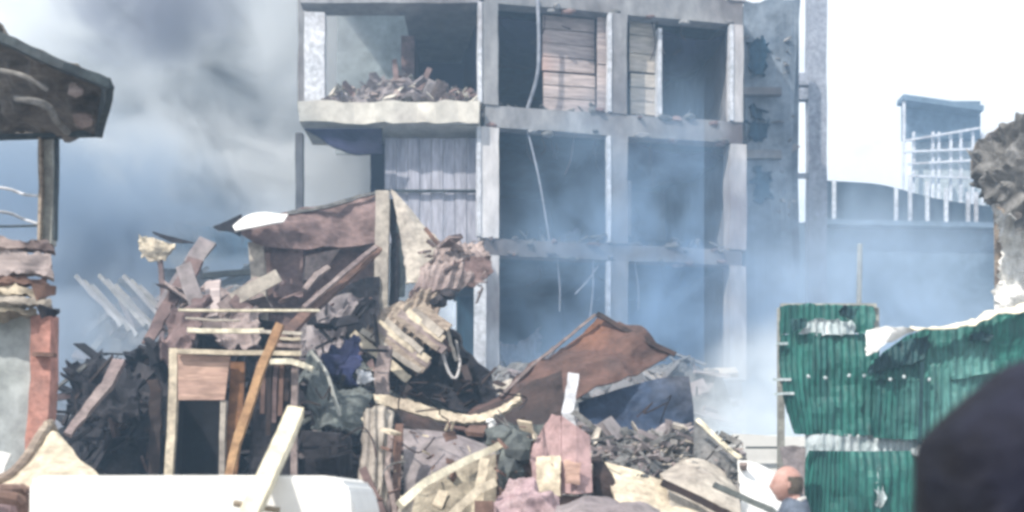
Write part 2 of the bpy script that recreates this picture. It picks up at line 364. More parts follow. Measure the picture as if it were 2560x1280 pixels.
# debris lying on the slab edges
for (x0, x1, z, n, m) in ((1245, 1530, Z2t, 60, 'chargrey'), (1570, 1830, Z2t, 50, 'chargrey'), (1245, 1520, Z3t, 90, 'chargrey'), (1560, 1820, Z3t, 60, 'chargrey'), (1240, 1800, Z4t, 160, 'chargrey')):
    a_, b_ = s_of(x0), s_of(x1)
    def reg(a_=a_, b_=b_, z=z):
        s = random.uniform(a_, b_); t = random.uniform(.1, 2.0)
        q = Vector((AX.x, AX.y, 0)) + U * s + V * t; q.z = z + abs(random.gauss(0, .12)); return q
    tag(obj('floor_rubble', fragments(reg, n, .1, .5), m, bb), kind='stuff')
for k in range(46):      # spalled lumps and hanging scraps of concrete along beam edges
    zz = random.choice((Z1, Z2, Z3, Z2t, Z3t)); s_ = random.uniform(s0, s2)
    q = Vector((AX.x, AX.y, 0)) + U * s_ + V * random.uniform(-.06, .05); q.z = zz + random.uniform(-.10, .06)
    obj('spalled_lump', chunk(q, (random.uniform(.05, .2), .06, random.uniform(.03, .08))), random.choice(('concrete', 'chargrey', 'mauve')), bb)
for k in range(26):
    s_ = random.uniform(s0 + .2, s2 - .2); zz = random.choice((Z1, Z2, Z3)); l = random.uniform(.25, 1.0)
    q = Vector((AX.x, AX.y, 0)) + U * s_ + V * random.uniform(.05, .9); q.z = zz
    obj('hanging_rebar', tube([q, q + Vector((random.uniform(-.1, .1), 0, -l * .6)), q + Vector((random.uniform(-.35, .35), 0, -l))], .014, 5, 3), 'rustdark', bb)
for (xa, xb, za, zb_, t, m) in ((1250, 1300, 10.2, 11.2, 2.5, 'mauve'), (1262, 1330, 7.2, 8.0, 3.0, 'sootblue'), (1400, 1510, 7.2, 7.9, 2.2, 'lavender'), (1600, 1680, 7.2, 8.8, 2.6, 'concrete'), (1250, 1400, 4.1, 5.4, 2.0, 'lavender'), (1600, 1790, 4.1, 5.2, 2.6, 'sootblue'), (1700, 1760, 10.2, 11.0, 1.6, 'mauvepale'), (1560, 1580, 7.2, 9.4, .8, 'concrete_pale')):
    obj('room_remnant', patch([[fp(xa, zb_ + random.uniform(-.3, .2), t), fp((xa + xb) / 2, zb_ + random.uniform(-.4, .4), t + .2), fp(xb, zb_ + random.uniform(-.4, .2), t)], [fp(xa, za, t), fp((xa + xb) / 2, za, t + .1), fp(xb, za, t)]], 14, 12, .05, .18, 1.8, ragged=.15), m, bb)
# dangling pipes and cables
obj('drain_pipe', tube([fp(1343, 12.6, -.05), fp(1346, 11.6, -.05), fp(1344, 10.9, .05), fp(1326, 10.25, .3)], .04), 'steel', bb)
obj('hanging_cable', tube([fp(1322, Z2 - .02, .1), fp(1345, 8.8, .1), fp(1362, 8.0, .1), fp(1380, Z3t, .2)], .022), 'steel', bb)
for (x, x2, za, zb_) in ((1395, 1402, Z3, 5.6), (1485, 1478, Z3, 5.5), (1590, 1600, Z3, 5.7), (1440, 1500, 6.0, 6.7)):
    obj('hanging_cable', tube([fp(x, za, .1), fp((x + x2) / 2 + 5, (za + zb_) / 2, .15), fp(x2, zb_, .1)], .018), 'steel', bb)
# left bay (front nearly square to the camera)
def fb(x0, x1, y0, y1, t0, t1, Y=24.6):
    a_ = P(x0, y1, Y); b_ = P(x1, y0, Y); return box((a_.x, Y + t0, a_.z), (b_.x, Y + t1, b_.z))
obj('balcony_slab', bmj(rough(fb(756, 1196, 268, 317, -.3, .0), .10, 16, 2.2), fb(756, 954, 274, 316, .01, 1.3), fb(955, 1200, 270, 318, .01, 5)), 'cream_conc', bb)
obj('roof_beam', bmj(rough(fb(752, 1200, -25, 12, -.1, .3), .04, 8), fb(752, 1000, -25, -5, .31, .9), fb(1001, 1200, -25, -5, .31, 5)), 'concrete', bb)
obj('column', rough(fb(764, 814, 38, 260, -.15, .1), .02), 'whitepost', bb)
obj('column', rough(fb(736, 756, -60, 262, .4, .6), .02), 'concrete', bb)
obj('column', rough(fb(732, 750, 320, 640, .3, .5), .02), 'concrete', bb)
obj('column', rough(fb(728, 750, 640, 1300, .3, .5), .02), 'concrete', bb)
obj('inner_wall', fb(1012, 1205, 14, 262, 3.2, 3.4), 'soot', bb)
obj('inner_wall', fb(985, 1020, 14, 262, 1.6, 3.2), 'mauve', bb)
obj('inner_wall', rough(fb(780, 1010, -140, 262, 3.45, 3.6), .05), 'smoke_tone', bb)  # wall added to stand in for smoke behind the bay
sh = []
for k in range(8):
    sh.append(rough(fb(958 + k * 29.6, 958 + (k + 1) * 29.6 - 1.2, 334, 466, .3 + .02 * (k % 2), .38), .006))
    sh.append(rough(fb(958 + k * 29.6, 958 + (k + 1) * 29.6 - 1.2, 471, 600, .33 + .02 * (k % 2), .41), .006))
obj('shutter', bmj(*sh), 'lavender', bb)
obj('shutter_rail', fb(956, 1196, 466.6, 470.4, .22, .3), 'fascia', bb)
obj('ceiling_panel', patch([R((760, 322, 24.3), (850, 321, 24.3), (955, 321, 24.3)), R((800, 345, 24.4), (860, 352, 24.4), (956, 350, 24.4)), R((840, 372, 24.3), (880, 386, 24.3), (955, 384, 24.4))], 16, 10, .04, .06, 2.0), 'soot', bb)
obj('column', rough(fb(913, 950, 326, 640, .9, 1.2), .03), 'soot', bb)
obj('column', rough(fb(1186, 1216, 640, 1260, -.3, .0), .02), 'whitepost', bb)
obj('lintel', rough(fb(1110, 1186, 640, 668, -.2, .1), .04), 'concrete', bb)
def reg():
    u = random.random(); x = 830 + 370 * u; top = 262 - 60 * math.exp(-((x - 1000) / 120) ** 2) * random.random() - 25 * random.random()
    return P(x, top, 24.6 + random.uniform(-.1, 2))
for n_, m_ in ((90, 'mauvepale'), (120, 'cream_conc'), (50, 'mauve'), (110, 'greypanel')):
    tag(obj('balcony_rubble', fragments(reg, n_, .06, .6), m_, bb), kind='stuff')
obj('fallen_board', patch([R((820, 262, 24.4), (880, 235, 24.6), (960, 180, 25), (1060, 235, 25)), R((800, 268, 24.4), (900, 262, 24.5), (1010, 258, 24.7), (1190, 260, 24.7))], 30, 10, .04, .3, 2.6, ragged=.2, fold=.4, fs=3), 'greypanel', bb)
for xx, yy, x2, y2 in ((1000, 262, 985, 150), (1030, 262, 1075, 170), (900, 262, 860, 205), (1120, 262, 1180, 225)):
    obj('fallen_plank', bar([P(xx, yy, 24.9), P(x2, y2, 25.3)], .12, .05, .05), 'mauve', bb)
# right-hand rear wing
wing = thing('rear_wing_building', 'blue grey soot stained building wing with stepped top beside the steel mast', 'building', P(1900, 1250, 30) - Vector((0, 0, CH)))
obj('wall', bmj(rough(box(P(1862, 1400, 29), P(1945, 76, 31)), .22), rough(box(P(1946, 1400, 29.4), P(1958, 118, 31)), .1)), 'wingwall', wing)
for (x0, y0, x1, y1) in ((1872, 96, 1918, 190), (1880, 262, 1912, 300), (1868, 300, 1926, 352), (1884, 420, 1930, 505)):
    obj('scorch_hole', patch([R((x0, y0, 28.9), (x1, y0 + 8, 28.9)), R((x0 + 6, y1, 28.9), (x1 - 5, y1 - 6, 28.9))], 10, 12, .05, .08, 2, ragged=.25), 'sootblue', wing)
obj('broken_edge', fragments(lambda: P(random.choice((1862, 1946, 1968)) + random.uniform(-6, 6), random.uniform(70, 540), 29.1), 60, .15, .7), 'concrete', wing)['kind'] = 'stuff'
obj('ledge', box(P(1860, 395, 28.8), P(1950, 380, 28.98)), 'concrete', wing); obj('ledge', box(P(1860, 236, 28.8), P(1950, 224, 28.98)), 'concrete', wing)
# steel mast
ms = thing('steel_mast', 'tall grey steel mast with two cross beams against the white sky', 'mast', P(2040, 1250, 33) - Vector((0, 0, CH)))
obj('pole', rough(box(P(2022, 1420, 33), P(2058, -60, 33.4)), .03, 12), 'steel', ms)
for (y0, y1) in ((190, 212), (228, 248)):
    obj('cross_beam', box(P(1950, y1, 33.05), P(2021, y0, 33.3)), 'steel', ms)
obj('brace', bar(R((1952, 440, 33.1), (2022, 440, 33.1)), .14, .1), 'steel', ms)
obj('brace', bar(R((1970, 250, 33.1), (1974, 440, 33.1)), .05, .1), 'steel', ms)
pl = thing('thin_pole', 'thin greenish pole rising above the stepped wing', 'pole', P(1942, 1250, 29.7) - Vector((0, 0, CH)))
obj('shaft', box(P(1934, 120, 31.2), P(1950, -60, 31.4)), 'postgrey', pl)
obj('support', box(P(1934, 1400, 31.1), P(1950, 121, 31.3)), 'postgrey', pl)
# far scaffold tower
sc = thing('scaffolded_building', 'pale blue unfinished building behind white scaffold poles on the right', 'building', P(2350, 1250, 62) - Vector((0, 0, CH)))
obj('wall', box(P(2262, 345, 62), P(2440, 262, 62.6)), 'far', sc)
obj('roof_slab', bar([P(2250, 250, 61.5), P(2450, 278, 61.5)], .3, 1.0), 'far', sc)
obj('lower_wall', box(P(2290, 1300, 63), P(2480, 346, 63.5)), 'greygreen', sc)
for (xa, ya, xb, yb) in ((2262, 352, 2450, 320), (2262, 380, 2450, 372), (2270, 410, 2450, 400), (2275, 440, 2460, 446)):
    obj('scaffold_rail', bar([P(xa, ya, 61), P(xb, yb, 61)], .12, .12), 'whitepost', sc)
for x in (2258, 2282, 2330, 2345, 2375, 2400, 2430, 2455):
    obj('scaffold_pole', bar([P(x, 700, 61.2), P(x + 2, 250 if x == 2258 else 330, 61.2)], .14, .14), 'whitepost', sc)
# sloping dark fence with white posts
ff = thing('picket_wall', 'dark sloping sheet wall with white posts above the hazy blue wall', 'fence', P(2260, 1250, 42) - Vector((0, 0, CH)))
obj('sheet_wall', patch([R((2062, 452, 42), (2200, 462, 42), (2330, 495, 42), (2500, 520, 42)), R((2062, 562, 42), (2200, 562, 42), (2330, 566, 42), (2500, 570, 42))], 60, 4, .1, .05, .5, corr=.04, corrn=30), 'fardark', ff)
for x, yt in ((2085, 450), (2240, 470), (2275, 440), (2318, 455), (2365, 470), (2420, 480), (2440, 480)):
    obj('post', bar([P(x, 575, 41.6), P(x, yt, 41.6)], .13, .1), 'whitepost', ff)
hw = thing('hazy_wall', 'long plain blue grey wall behind the green fence, fading in smoke', 'wall', P(2260, 1250, 40) - Vector((0, 0, CH)))
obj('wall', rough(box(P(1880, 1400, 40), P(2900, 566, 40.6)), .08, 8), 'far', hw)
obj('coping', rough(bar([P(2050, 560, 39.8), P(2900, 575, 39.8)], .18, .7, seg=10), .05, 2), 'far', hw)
pl = thing('slender_post', 'slender pale post standing behind the green fence top', 'post', P(2148, 1250, 24) - Vector((0, 0, CH)))
obj('shaft', tube(R((2148, 1396, 24), (2146, 900, 24), (2150, 610, 24)), .06), 'postgrey', pl)
# pale dusty low wall
lw = thing('low_wall', 'low sunlit cream wall with thin dark rail left of the green fence', 'wall', P(1930, 1250, 14) - Vector((0, 0, CH)))
obj('wall', rough(box(P(1835, 1500, 14), P(2012, 1092, 14.3)), .04), 'white', lw)
obj('rail', bar(R((1865, 1119, 13.85), (2030, 1119, 13.85)), .025, .03), 'fascia', lw)
# grey cross wall left behind smoke
lb = thing('smoke_veiled_ruin', 'low dark ruined wall almost lost in smoke on the left', 'wall', P(350, 1250, 27) - Vector((0, 0, CH)))
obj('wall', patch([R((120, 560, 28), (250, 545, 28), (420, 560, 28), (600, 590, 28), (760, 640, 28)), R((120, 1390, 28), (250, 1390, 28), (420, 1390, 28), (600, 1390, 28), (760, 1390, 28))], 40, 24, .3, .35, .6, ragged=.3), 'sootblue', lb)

# ------------------------------------------------------------------ green fence (right)
gf = thing('green_sheet_fence', 'bright green corrugated metal fence with torn white top edge', 'fence', P(2200, 1250, 12) - Vector((0, 0, CH)))
def gsheet(nm, rows, m, n, cr=.010, **k): return obj(nm, patch([R(*r) for r in rows], n * 8, 18, .006, .07, 1.6, corr=cr, corrn=n, **k), m, gf)
gsheet('sheet', [((1950, 765, 12.2), (2050, 762, 12.2), (2188, 762, 12.2)), ((1950, 832, 12.2), (2050, 834, 12.2), (2188, 832, 12.2))], 'green', 14, ragged=.02)
gsheet('sheet', [((1948, 834, 12.1), (2060, 834, 12.1), (2200, 834, 12.1)), ((1952, 960, 12.1), (2060, 965, 12.1), (2200, 955, 12.1)), ((1985, 1085, 12.1), (2060, 1088, 12.1), (2200, 1085, 12.1))], 'green', 15, ragged=.03)
gsheet('sheet', [((2186, 930, 12), (2350, 905, 12), (2620, 900, 12)), ((2186, 1095, 12), (2350, 1100, 12), (2620, 1100, 12))], 'green', 22, ragged=.02)
gsheet('sheet', [((2175, 905, 11.95), (2240, 858, 11.95), (2300, 826, 11.95), (2400, 815, 11.95), (2500, 785, 11.95), (2640, 780, 11.95)), ((2165, 950, 11.95), (2240, 950, 11.95), (2300, 950, 11.95), (2400, 945, 11.95), (2500, 930, 11.95), (2640, 930, 11.95))], 'green', 24, ragged=.02)
gsheet('sheet', [((2015, 1126, 11.9), (2120, 1128, 11.9), (2330, 1126, 11.9), (2620, 1126, 11.9)), ((1985, 1420, 11.9), (2120, 1420, 11.9), (2330, 1420, 11.9), (2620, 1420, 11.9))], 'green', 30)
gsheet('backing_sheet', [((2012, 1086, 12.15), (2200, 1086, 12.15), (2330, 1086, 12.15)), ((2012, 1135, 12.15), (2200, 1135, 12.15), (2330, 1135, 12.15))], 'greenwhite', 16)
gsheet('worn_patch', [((2008, 806, 12.12), (2070, 802, 12.12), (2135, 806, 12.12)), ((2000, 836, 12.12), (2070, 838, 12.12), (2140, 836, 12.12))], 'greenwhite', 7, ragged=.05)
gsheet('burnt_hole_backing', [((2175, 915, 11.9), (2240, 862, 11.9), (2330, 832, 11.9)), ((2170, 935, 11.9), (2240, 920, 11.9), (2310, 905, 11.9))], 'greendark', 9, ragged=.06)
obj('torn_flap', patch([R((2165, 826, 11.8), (2220, 818, 11.7), (2290, 822, 11.85)), R((2165, 892, 11.8), (2200, 872, 11.7), (2262, 835, 11.85))], 12, 8, .01, .05, 3, ragged=.03), 'white', gf)
obj('curled_edge', patch([R((2275, 812, 11.85), (2400, 808, 11.85), (2450, 792, 11.85), (2540, 760, 11.85), (2620, 752, 11.85)), R((2275, 822, 11.75), (2400, 816, 11.75), (2450, 806, 11.75), (2510, 785, 11.75), (2620, 776, 11.75))], 26, 4, .01, .04, 4, ragged=.03), 'palewood', gf)
obj('curled_edge', patch([R((2010, 1130, 11.8), (2025, 1090, 11.8), (2050, 1085, 11.8)), R((2012, 1150, 11.8), (2035, 1112, 11.8), (2052, 1110, 11.8))], 10, 4, .01, .02, 4), 'greenwhite', gf)
obj('joint_strip', bar(R((2305, 905, 11.85), (2300, 1110, 11.85)), .035, .03, .01), 'greendark', gf)
for x, y, w_, h_, m_ in ((1975, 800, 40, 22, 'greendark'), (2095, 775, 50, 14, 'greendark'), (2080, 1160, 26, 90, 'greendark'), (2190, 1180, 20, 80, 'greenwhite'), (2420, 835, 60, 14, 'greendark'), (2275, 1120, 40, 18, 'greenwhite')):
    obj('worn_patch', patch([R((x, y, 11.86 if x > 2180 else 12.03), (x + w_ / 2, y - 3, 11.86 if x > 2180 else 12.03), (x + w_, y + 2, 11.86 if x > 2180 else 12.03)), R((x + 3, y + h_, 11.86 if x > 2180 else 12.03), (x + w_ / 2, y + h_ + 4, 11.86 if x > 2180 else 12.03), (x + w_ - 4, y + h_, 11.86 if x > 2180 else 12.03))], 16, 10, .004, .02, 2, corr=.012, corrn=3, ragged=.07), m_, gf)
for y, x0 in ((765, 1952), (948, 1950), (1128, 2012)):
    obj('fence_rail', bar(R((x0, y, 12.3), (2190 if y < 800 else 2620, y, 12.3)), .05, .06), 'postgrey', gf)
for k in range(7):
    x = 2015 + k * 50 + random.uniform(-14, 14)
    obj('rivet', chunk(P(x, 946 + random.uniform(-9, 9), 11.9), (.02, .012, .02)), 'greenwhite', gf)
for x in (1952, 2188, 2420, 2600):
    obj('fence_post', bar(R((x, 1545, 12.35), (x, 770 if x < 2200 else 830, 12.35)), .07, .07), 'postgrey', gf)
for (x, y, l) in ((1932, 948, 45), (1935, 985, 50), (1940, 860, 30)):
    obj('snapped_strip', bar(R((x, y, 12.05), (x + l, y + random.uniform(-3, 3), 12.05)), .03, .02, .01), 'greenwhite', gf)

# ------------------------------------------------------------------ crumpled tin overhang (right edge)
ro = thing('crumpled_tin_overhang', 'crumpled pale grey tin overhang on brown post at the right edge', 'overhang', P(2620, 1250, 12.81) - Vector((0, 0, CH)))
obj('tin_sheet', patch([R((2452, 356, 12.8), (2500, 326, 12.6), (2556, 290, 12.5), (2700, 240, 12.4)), R((2428, 402, 12.7), (2490, 400, 12.3), (2560, 380, 12.1), (2700, 360, 12.1)), R((2440, 446, 12.7), (2490, 460, 12.1), (2560, 470, 11.9), (2700, 470, 11.9)), R((2466, 498, 12.8), (2512, 512, 12.5), (2552, 566, 12.3), (2700, 620, 12.3))], 60, 44, .02, .10, 3, ragged=.05, fold=.5, fs=2.4), 'tinpale', ro)
obj('torn_strip', patch([R((2486, 508, 12.9), (2530, 545, 12.8), (2640, 570, 12.8)), R((2500, 640, 12.9), (2540, 650, 12.8), (2640, 660, 12.9)), R((2478, 772, 12.9), (2520, 780, 12.8), (2640, 790, 12.9))], 24, 40, .02, .10, 3, ragged=.08, fold=.3, fs=3), 'whitestain', ro)
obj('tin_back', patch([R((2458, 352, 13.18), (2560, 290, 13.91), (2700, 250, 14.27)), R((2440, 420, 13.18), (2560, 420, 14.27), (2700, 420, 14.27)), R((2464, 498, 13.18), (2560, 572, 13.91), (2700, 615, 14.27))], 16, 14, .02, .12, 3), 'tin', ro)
obj('post', bar(R((2502, 1750, 13.36), (2500, 1250, 13.36), (2504, 900, 13.36), (2496, 520, 13.36)), .09, .09, .03), 'wood', ro)
obj('white_sheet', patch([R((2512, 520, 13.54), (2560, 560, 13.63), (2700, 570, 13.63)), R((2522, 640, 13.54), (2580, 640, 13.63), (2700, 640, 13.63)), R((2490, 770, 13.54), (2560, 775, 13.63), (2700, 775, 13.63))], 24, 24, .01, .07, 2.5, ragged=.03), 'white', ro)

# ------------------------------------------------------------------ stall at the left edge
st = thing('market_stall', 'wrecked stall with crumpled tin awning on a grey post at the left edge', 'stall', P(40, 1250, 8.2) - Vector((0, 0, CH)))
obj('awning', patch([R((-160, 30, 7.2), (-20, 84, 7.2), (60, 122, 7.2), (160, 170, 7.2), (272, 214, 7.3)), R((-160, 140, 7.6), (0, 160, 7.6), (80, 190, 7.5), (180, 226, 7.5), (268, 250, 7.5)), R((-160, 240, 8.0), (0, 240, 7.9), (80, 262, 7.8), (160, 286, 7.9), (256, 290, 7.8)), R((-160, 350, 8.3), (0, 346, 8.3), (90, 342, 8.3), (170, 335, 8.3), (246, 332, 8.1))], 60, 46, .015, .15, 2.8, ragged=.02), 'tin', st)
obj('fascia_board', bar(R((-160, 20, 7.1), (-20, 84, 7.1), (60, 122, 7.1), (160, 168, 7.1), (276, 212, 7.2)), .06, .08, .02), 'fascia', st)
obj('fascia_board', bar(R((272, 206, 7.2), (262, 270, 7.5), (246, 332, 8.0)), .07, .05, .015), 'fascia', st)
obj('fascia_board', bar(R((-160, 350, 8.25), (60, 343, 8.25), (246, 334, 8.1)), .035, .05, .02), 'fascia', st)
obj('bent_strip', tube(R((40, 245, 7.5), (115, 262, 7.4), (140, 300, 7.5), (168, 330, 7.7)), .025), 'tinpale', st)
obj('bent_strip', tube(R((-30, 170, 7.4), (60, 190, 7.35), (120, 225, 7.4)), .018), 'tinpale', st)
obj('scrap', chunk(P(205, 300, 7.6), (.07, .05, .06)), 'mauvepale', st)
obj('scrap', chunk(P(190, 225, 7.4), (.05, .04, .05)), 'pinkwall', st)
obj('awning_back', patch([R((-160, 60, 8.6), (260, 220, 8.4)), R((-160, 345, 8.6), (250, 325, 8.5))], 8, 8, .02, .05), 'tin', st)
obj('post', bar(R((119, 342, 8.3), (122, 470, 8.3), (118, 612, 8.3)), .105, .1, .015), 'postgrey', st)
obj('post_edge', bar(R((101, 342, 8.22), (104, 470, 8.22), (100, 612, 8.22)), .02, .05, .01), 'wood', st)
obj('post_edge', bar(R((142, 342, 8.22), (142, 470, 8.22), (138, 600, 8.22)), .018, .05, .01), 'fascia', st)
for (pts) in (((-40, 466, 8.6), (20, 472, 8.6), (60, 486, 8.6), (98, 490, 8.4)), ((-40, 526, 8.6), (20, 532, 8.6), (60, 548, 8.6), (96, 560, 8.4)), ((-40, 566, 8.6), (20, 566, 8.6), (98, 564, 8.4))):
    obj('wire', tube(R(*pts), .012 if pts[0][1] < 560 else .009), 'whitepost' if pts[0][1] < 560 else 'fascia', st)
lay = [(604, 628, 'mauvepale', 130), (632, 690, 'pinkwall', 128), (696, 716, 'brownwood', 118), (720, 742, 'creamwood', 110), (746, 768, 'beige', 126), (772, 790, 'olive', 92)]
for (y0, y1, m, xr) in lay:
    obj('stacked_board', patch([R((-160, y0 - 6, 8.2), (0, y0, 8.15), (xr * .6, y0 + 2, 8.15), (xr, y0 + 6, 8.2)), R((-160, y1, 8.2), (0, y1 + 3, 8.1), (xr * .6, y1 - 2, 8.15), (xr + 6, y1 + 4, 8.2))], 26, 6, .12, .04, 4, ragged=.03), m, st)
obj('dark_end', patch([R((80, 712, 8.0), (138, 716, 8.1)), R((96, 748, 8.0), (135, 738, 8.1))], 8, 5, .05, .03), 'brownwood', st)
obj('dark_end', patch([R((96, 762, 8.0), (150, 778, 8.1)), R((112, 792, 8.0), (132, 788, 8.1))], 8, 5, .05, .03), 'char', st)
obj('side_panel', patch([R((-160, 790, 8.3), (90, 790, 8.3)), R((-160, 1160, 8.3), (84, 1160, 8.3)), R((-160, 1690, 8.3), (84, 1690, 8.3))], 14, 18, .04, .03, 1), 'greygreen', st)
obj('corner_post', bar(R((112, 790, 8.25), (112, 950, 8.25), (100, 1100, 8.25), (100, 1690, 8.25)), .15, .15, .02), 'brick', st)
obj('post_band', bar(R((84, 886, 8.14), (138, 888, 8.14)), .03, .06, .005), 'brownwood', st)

# bottom left scraps
def one(nm, label, cat, bm, m, group=None, smooth=False): return tag(obj(nm, bm, m, None, smooth), label, cat, group)
one('bent_pipe', 'curved brown pipe leaning up to the red post at lower left', 'pipe', tube([P(-60, 1215, 6.6), P(20, 1190, 6.6), P(70, 1140, 6.7), P(105, 1085, 6.9), P(132, 1075, 7.1), P(150, 1300, 7.4), P(150, 1700, 7.4)], .032), 'wood')
one('crumpled_sheet', 'sunlit cream peaked sheet beside the white box at lower left', 'sheet', patch([R((122, 1090, 6.9), (132, 1082, 6.9), (146, 1092, 6.9)), R((70, 1140, 6.8), (132, 1135, 6.7), (188, 1136, 6.8)), R((10, 1196, 6.6), (130, 1190, 6.5), (250, 1196, 6.6)), R((-20, 1700, 6.3), (130, 1700, 6.2), (262, 1700, 6.3))], 28, 44, .02, .03, 3), 'creamwood')
one('white_scrap', 'small blown white scrap against the grey green panel bottom', 'scrap', patch([R((-60, 1125, 7.6), (0, 1128, 7.6), (32, 1135, 7.6)), R((-60, 1185, 7.6), (0, 1178, 7.6), (15, 1165, 7.6)), R((-60, 1650, 7.6), (0, 1650, 7.6), (15, 1650, 7.6))], 12, 10, .02, .03), 'white')
one('rolled_mat', 'brown and pink rolled mat in the bottom left corner', 'mat', bmj(tube([P(-60, 1240, 5.6), P(40, 1248, 5.6), P(62, 1285, 5.7), P(60, 1400, 5.8), P(60, 1880, 5.8)], .035), tube([P(-60, 1228, 5.7), P(30, 1224, 5.7), P(70, 1240, 5.8), P(80, 1400, 5.8), P(80, 1880, 5.8)], .03)), 'brownwood')
one('pink_bundle', 'pale pink bundle under the rolled mat in the corner', 'bundle', patch([R((-60, 1252, 5.75), (10, 1250, 5.7), (56, 1272, 5.75)), R((-60, 1880, 5.75), (10, 1880, 5.7), (56, 1880, 5.75))], 12, 12, .05, .04, 5), 'pinkcloth')
# white box
wb = bmesh.new()
prof = [(70, 1204), (84, 1193), (120, 1189), (500, 1188), (820, 1189), (846, 1194), (862, 1206), (876, 1238), (890, 1290), (905, 1990), (60, 1990)]
Yb = 4.8; fr = []; bk = []
for (x, y) in prof: fr.append(wb.verts.new(P(x, y, Yb))); bk.append(wb.verts.new(P(x, y, Yb) + Vector((0, .9, 0))))
wb.faces.new(fr); wb.faces.new(bk[::-1])
for i in range(len(prof)):
    j = (i + 1) % len(prof); wb.faces.new((fr[i], bk[i], bk[j], fr[j]))
bmesh.ops.bevel(wb, geom=[e for e in wb.edges], offset=.02, segments=3, affect='EDGES')
wbx = thing('white_cabinet', 'large plain white cabinet with rounded corner across the lower left', 'cabinet', P(480, 1250, 5) - Vector((0, 0, CH)))
obj('body', wb, 'white', wbx)
obj('door_seam', bar([P(90, 1300, 4.795), P(880, 1300, 4.795)], .006, .008), 'greygreen', wbx)
one('leaning_white_beam', 'thick sunlit white beam leaning on the white cabinet', 'beam', bar([P(600, 1420, 4.45), P(618, 1300, 4.5), P(740, 1030, 5.1)], .075, .06, .008), 'palewood')
one('beam_shadow_strip', 'dark strip standing in for the shadow at the foot of the white beam', 'rod', tube([P(585, 1258, 4.7), P(640, 1268, 4.7), P(700, 1276, 4.72)], .014), 'olive')  # rod shape imitates the beam's cast shadow on the cabinet

# ------------------------------------------------------------------ rubble heaps (uncountable)
def heap(nm, label, x0, x1, Y0, Y1, top, m, nfr, fm, frs=(.12, .7)):
    """a mound whose far crest follows top(px) in the picture at Y1 and which runs down to Y0"""
    bm = bmesh.new(); nx, ny = 46, 22; G = []
    def pt(u, v):
        Y = Y0 + (Y1 - Y0) * v; px = x0 + (x1 - x0) * u
        zc = P(px, top(px), Y1).z; z = .25 + (zc - .25) * (math.sin(v * math.pi / 2) ** .8) * (min(1, u * 8) * min(1, (1 - u) * 8)) ** .4
        q = P(px, HY, Y); q.z = z
        q += noise.noise_vector(q * 1.6) * .22 + Vector((0, 0, .12 * noise.noise(q * 5)))
        return q
    for j in range(ny + 1): G.append([bm.verts.new(pt(i / nx, j / ny)) for i in range(nx + 1)])
    for j in range(ny):
        for i in range(nx): bm.faces.new((G[j][i], G[j][i + 1], G[j + 1][i + 1], G[j + 1][i]))
    back = [bm.verts.new(Vector((v.co.x, v.co.y + .6, 0))) for v in G[ny]]
    for i in range(nx): bm.faces.new((G[ny][i], G[ny][i + 1], back[i + 1], back[i]))
    tag(obj(nm, bm, m), label, 'rubble', kind='stuff')
    for q, (f_, mm) in enumerate(((.5, fm), (.25, 'greypanel' if fm != 'char' else 'char'), (.13 if fm != 'char' else .06, 'mauve' if 'ash' in nm or fm == 'char' else 'greypanel'), (.12 if fm != 'char' else .05, 'beige' if fm != 'char' else 'chargrey'))):
        tag(obj(nm, fragments(lambda: pt(random.random(), random.uniform(.15, 1)) + Vector((0, 0, random.uniform(0, .12))), int(nfr * 1.6 * f_), frs[0] * .6, frs[1] * 1.3), mm), label.replace('heap of', ('broken pieces of', 'loose scraps on the', 'brown scraps on the', 'pale scraps on the')[q]), 'rubble', kind='stuff')
def lerpt(tab):
    def f(x):
        for (a_, ya), (b_, yb) in zip(tab, tab[1:]):
            if a_ <= x <= b_: return ya + (yb - ya) * (x - a_) / (b_ - a_)
        return tab[0][1] if x < tab[0][0] else tab[-1][1]
    return f
heap('charred_rubble', 'heap of black charred debris on the left behind the wooden frame', 120, 960, 12.7, 15.0, lerpt([(120, 960), (200, 915), (330, 905), (430, 890), (640, 890), (760, 940), (860, 960), (960, 985)]), 'char', 360, 'char')
heap('ash_rubble', 'heap of grey green ash and scraps in the middle', 640, 1260, 13.2, 17.2, lerpt([(640, 990), (760, 920), (860, 880), (1000, 900), (1120, 940), (1260, 1010)]), 'greenash', 300, 'greenash')
heap('grey_rubble', 'heap of grey rubble right of the rusty sheet', 1380, 1880, 9.0, 12.2, lerpt([(1380, 1120), (1500, 1122), (1640, 1120), (1740, 1092), (1830, 1125), (1880, 1200)]), 'chargrey', 340, 'chargrey', (.06, .34))
heap('smoky_rubble', 'heap of collapsed roofing far left under smoke', 140, 700, 17, 22, lerpt([(140, 850), (220, 800), (330, 770), (450, 740), (560, 710), (700, 700)]), 'chargrey', 110, 'chargrey', (.15, 1.2))
heap('base_rubble', 'heap of grey debris at the foot of the burnt building', 1150, 1880, 18, 23.5, lerpt([(1150, 930), (1300, 920), (1500, 930), (1700, 920), (1880, 940)]), 'chargrey', 240, 'concrete', (.1, .6))

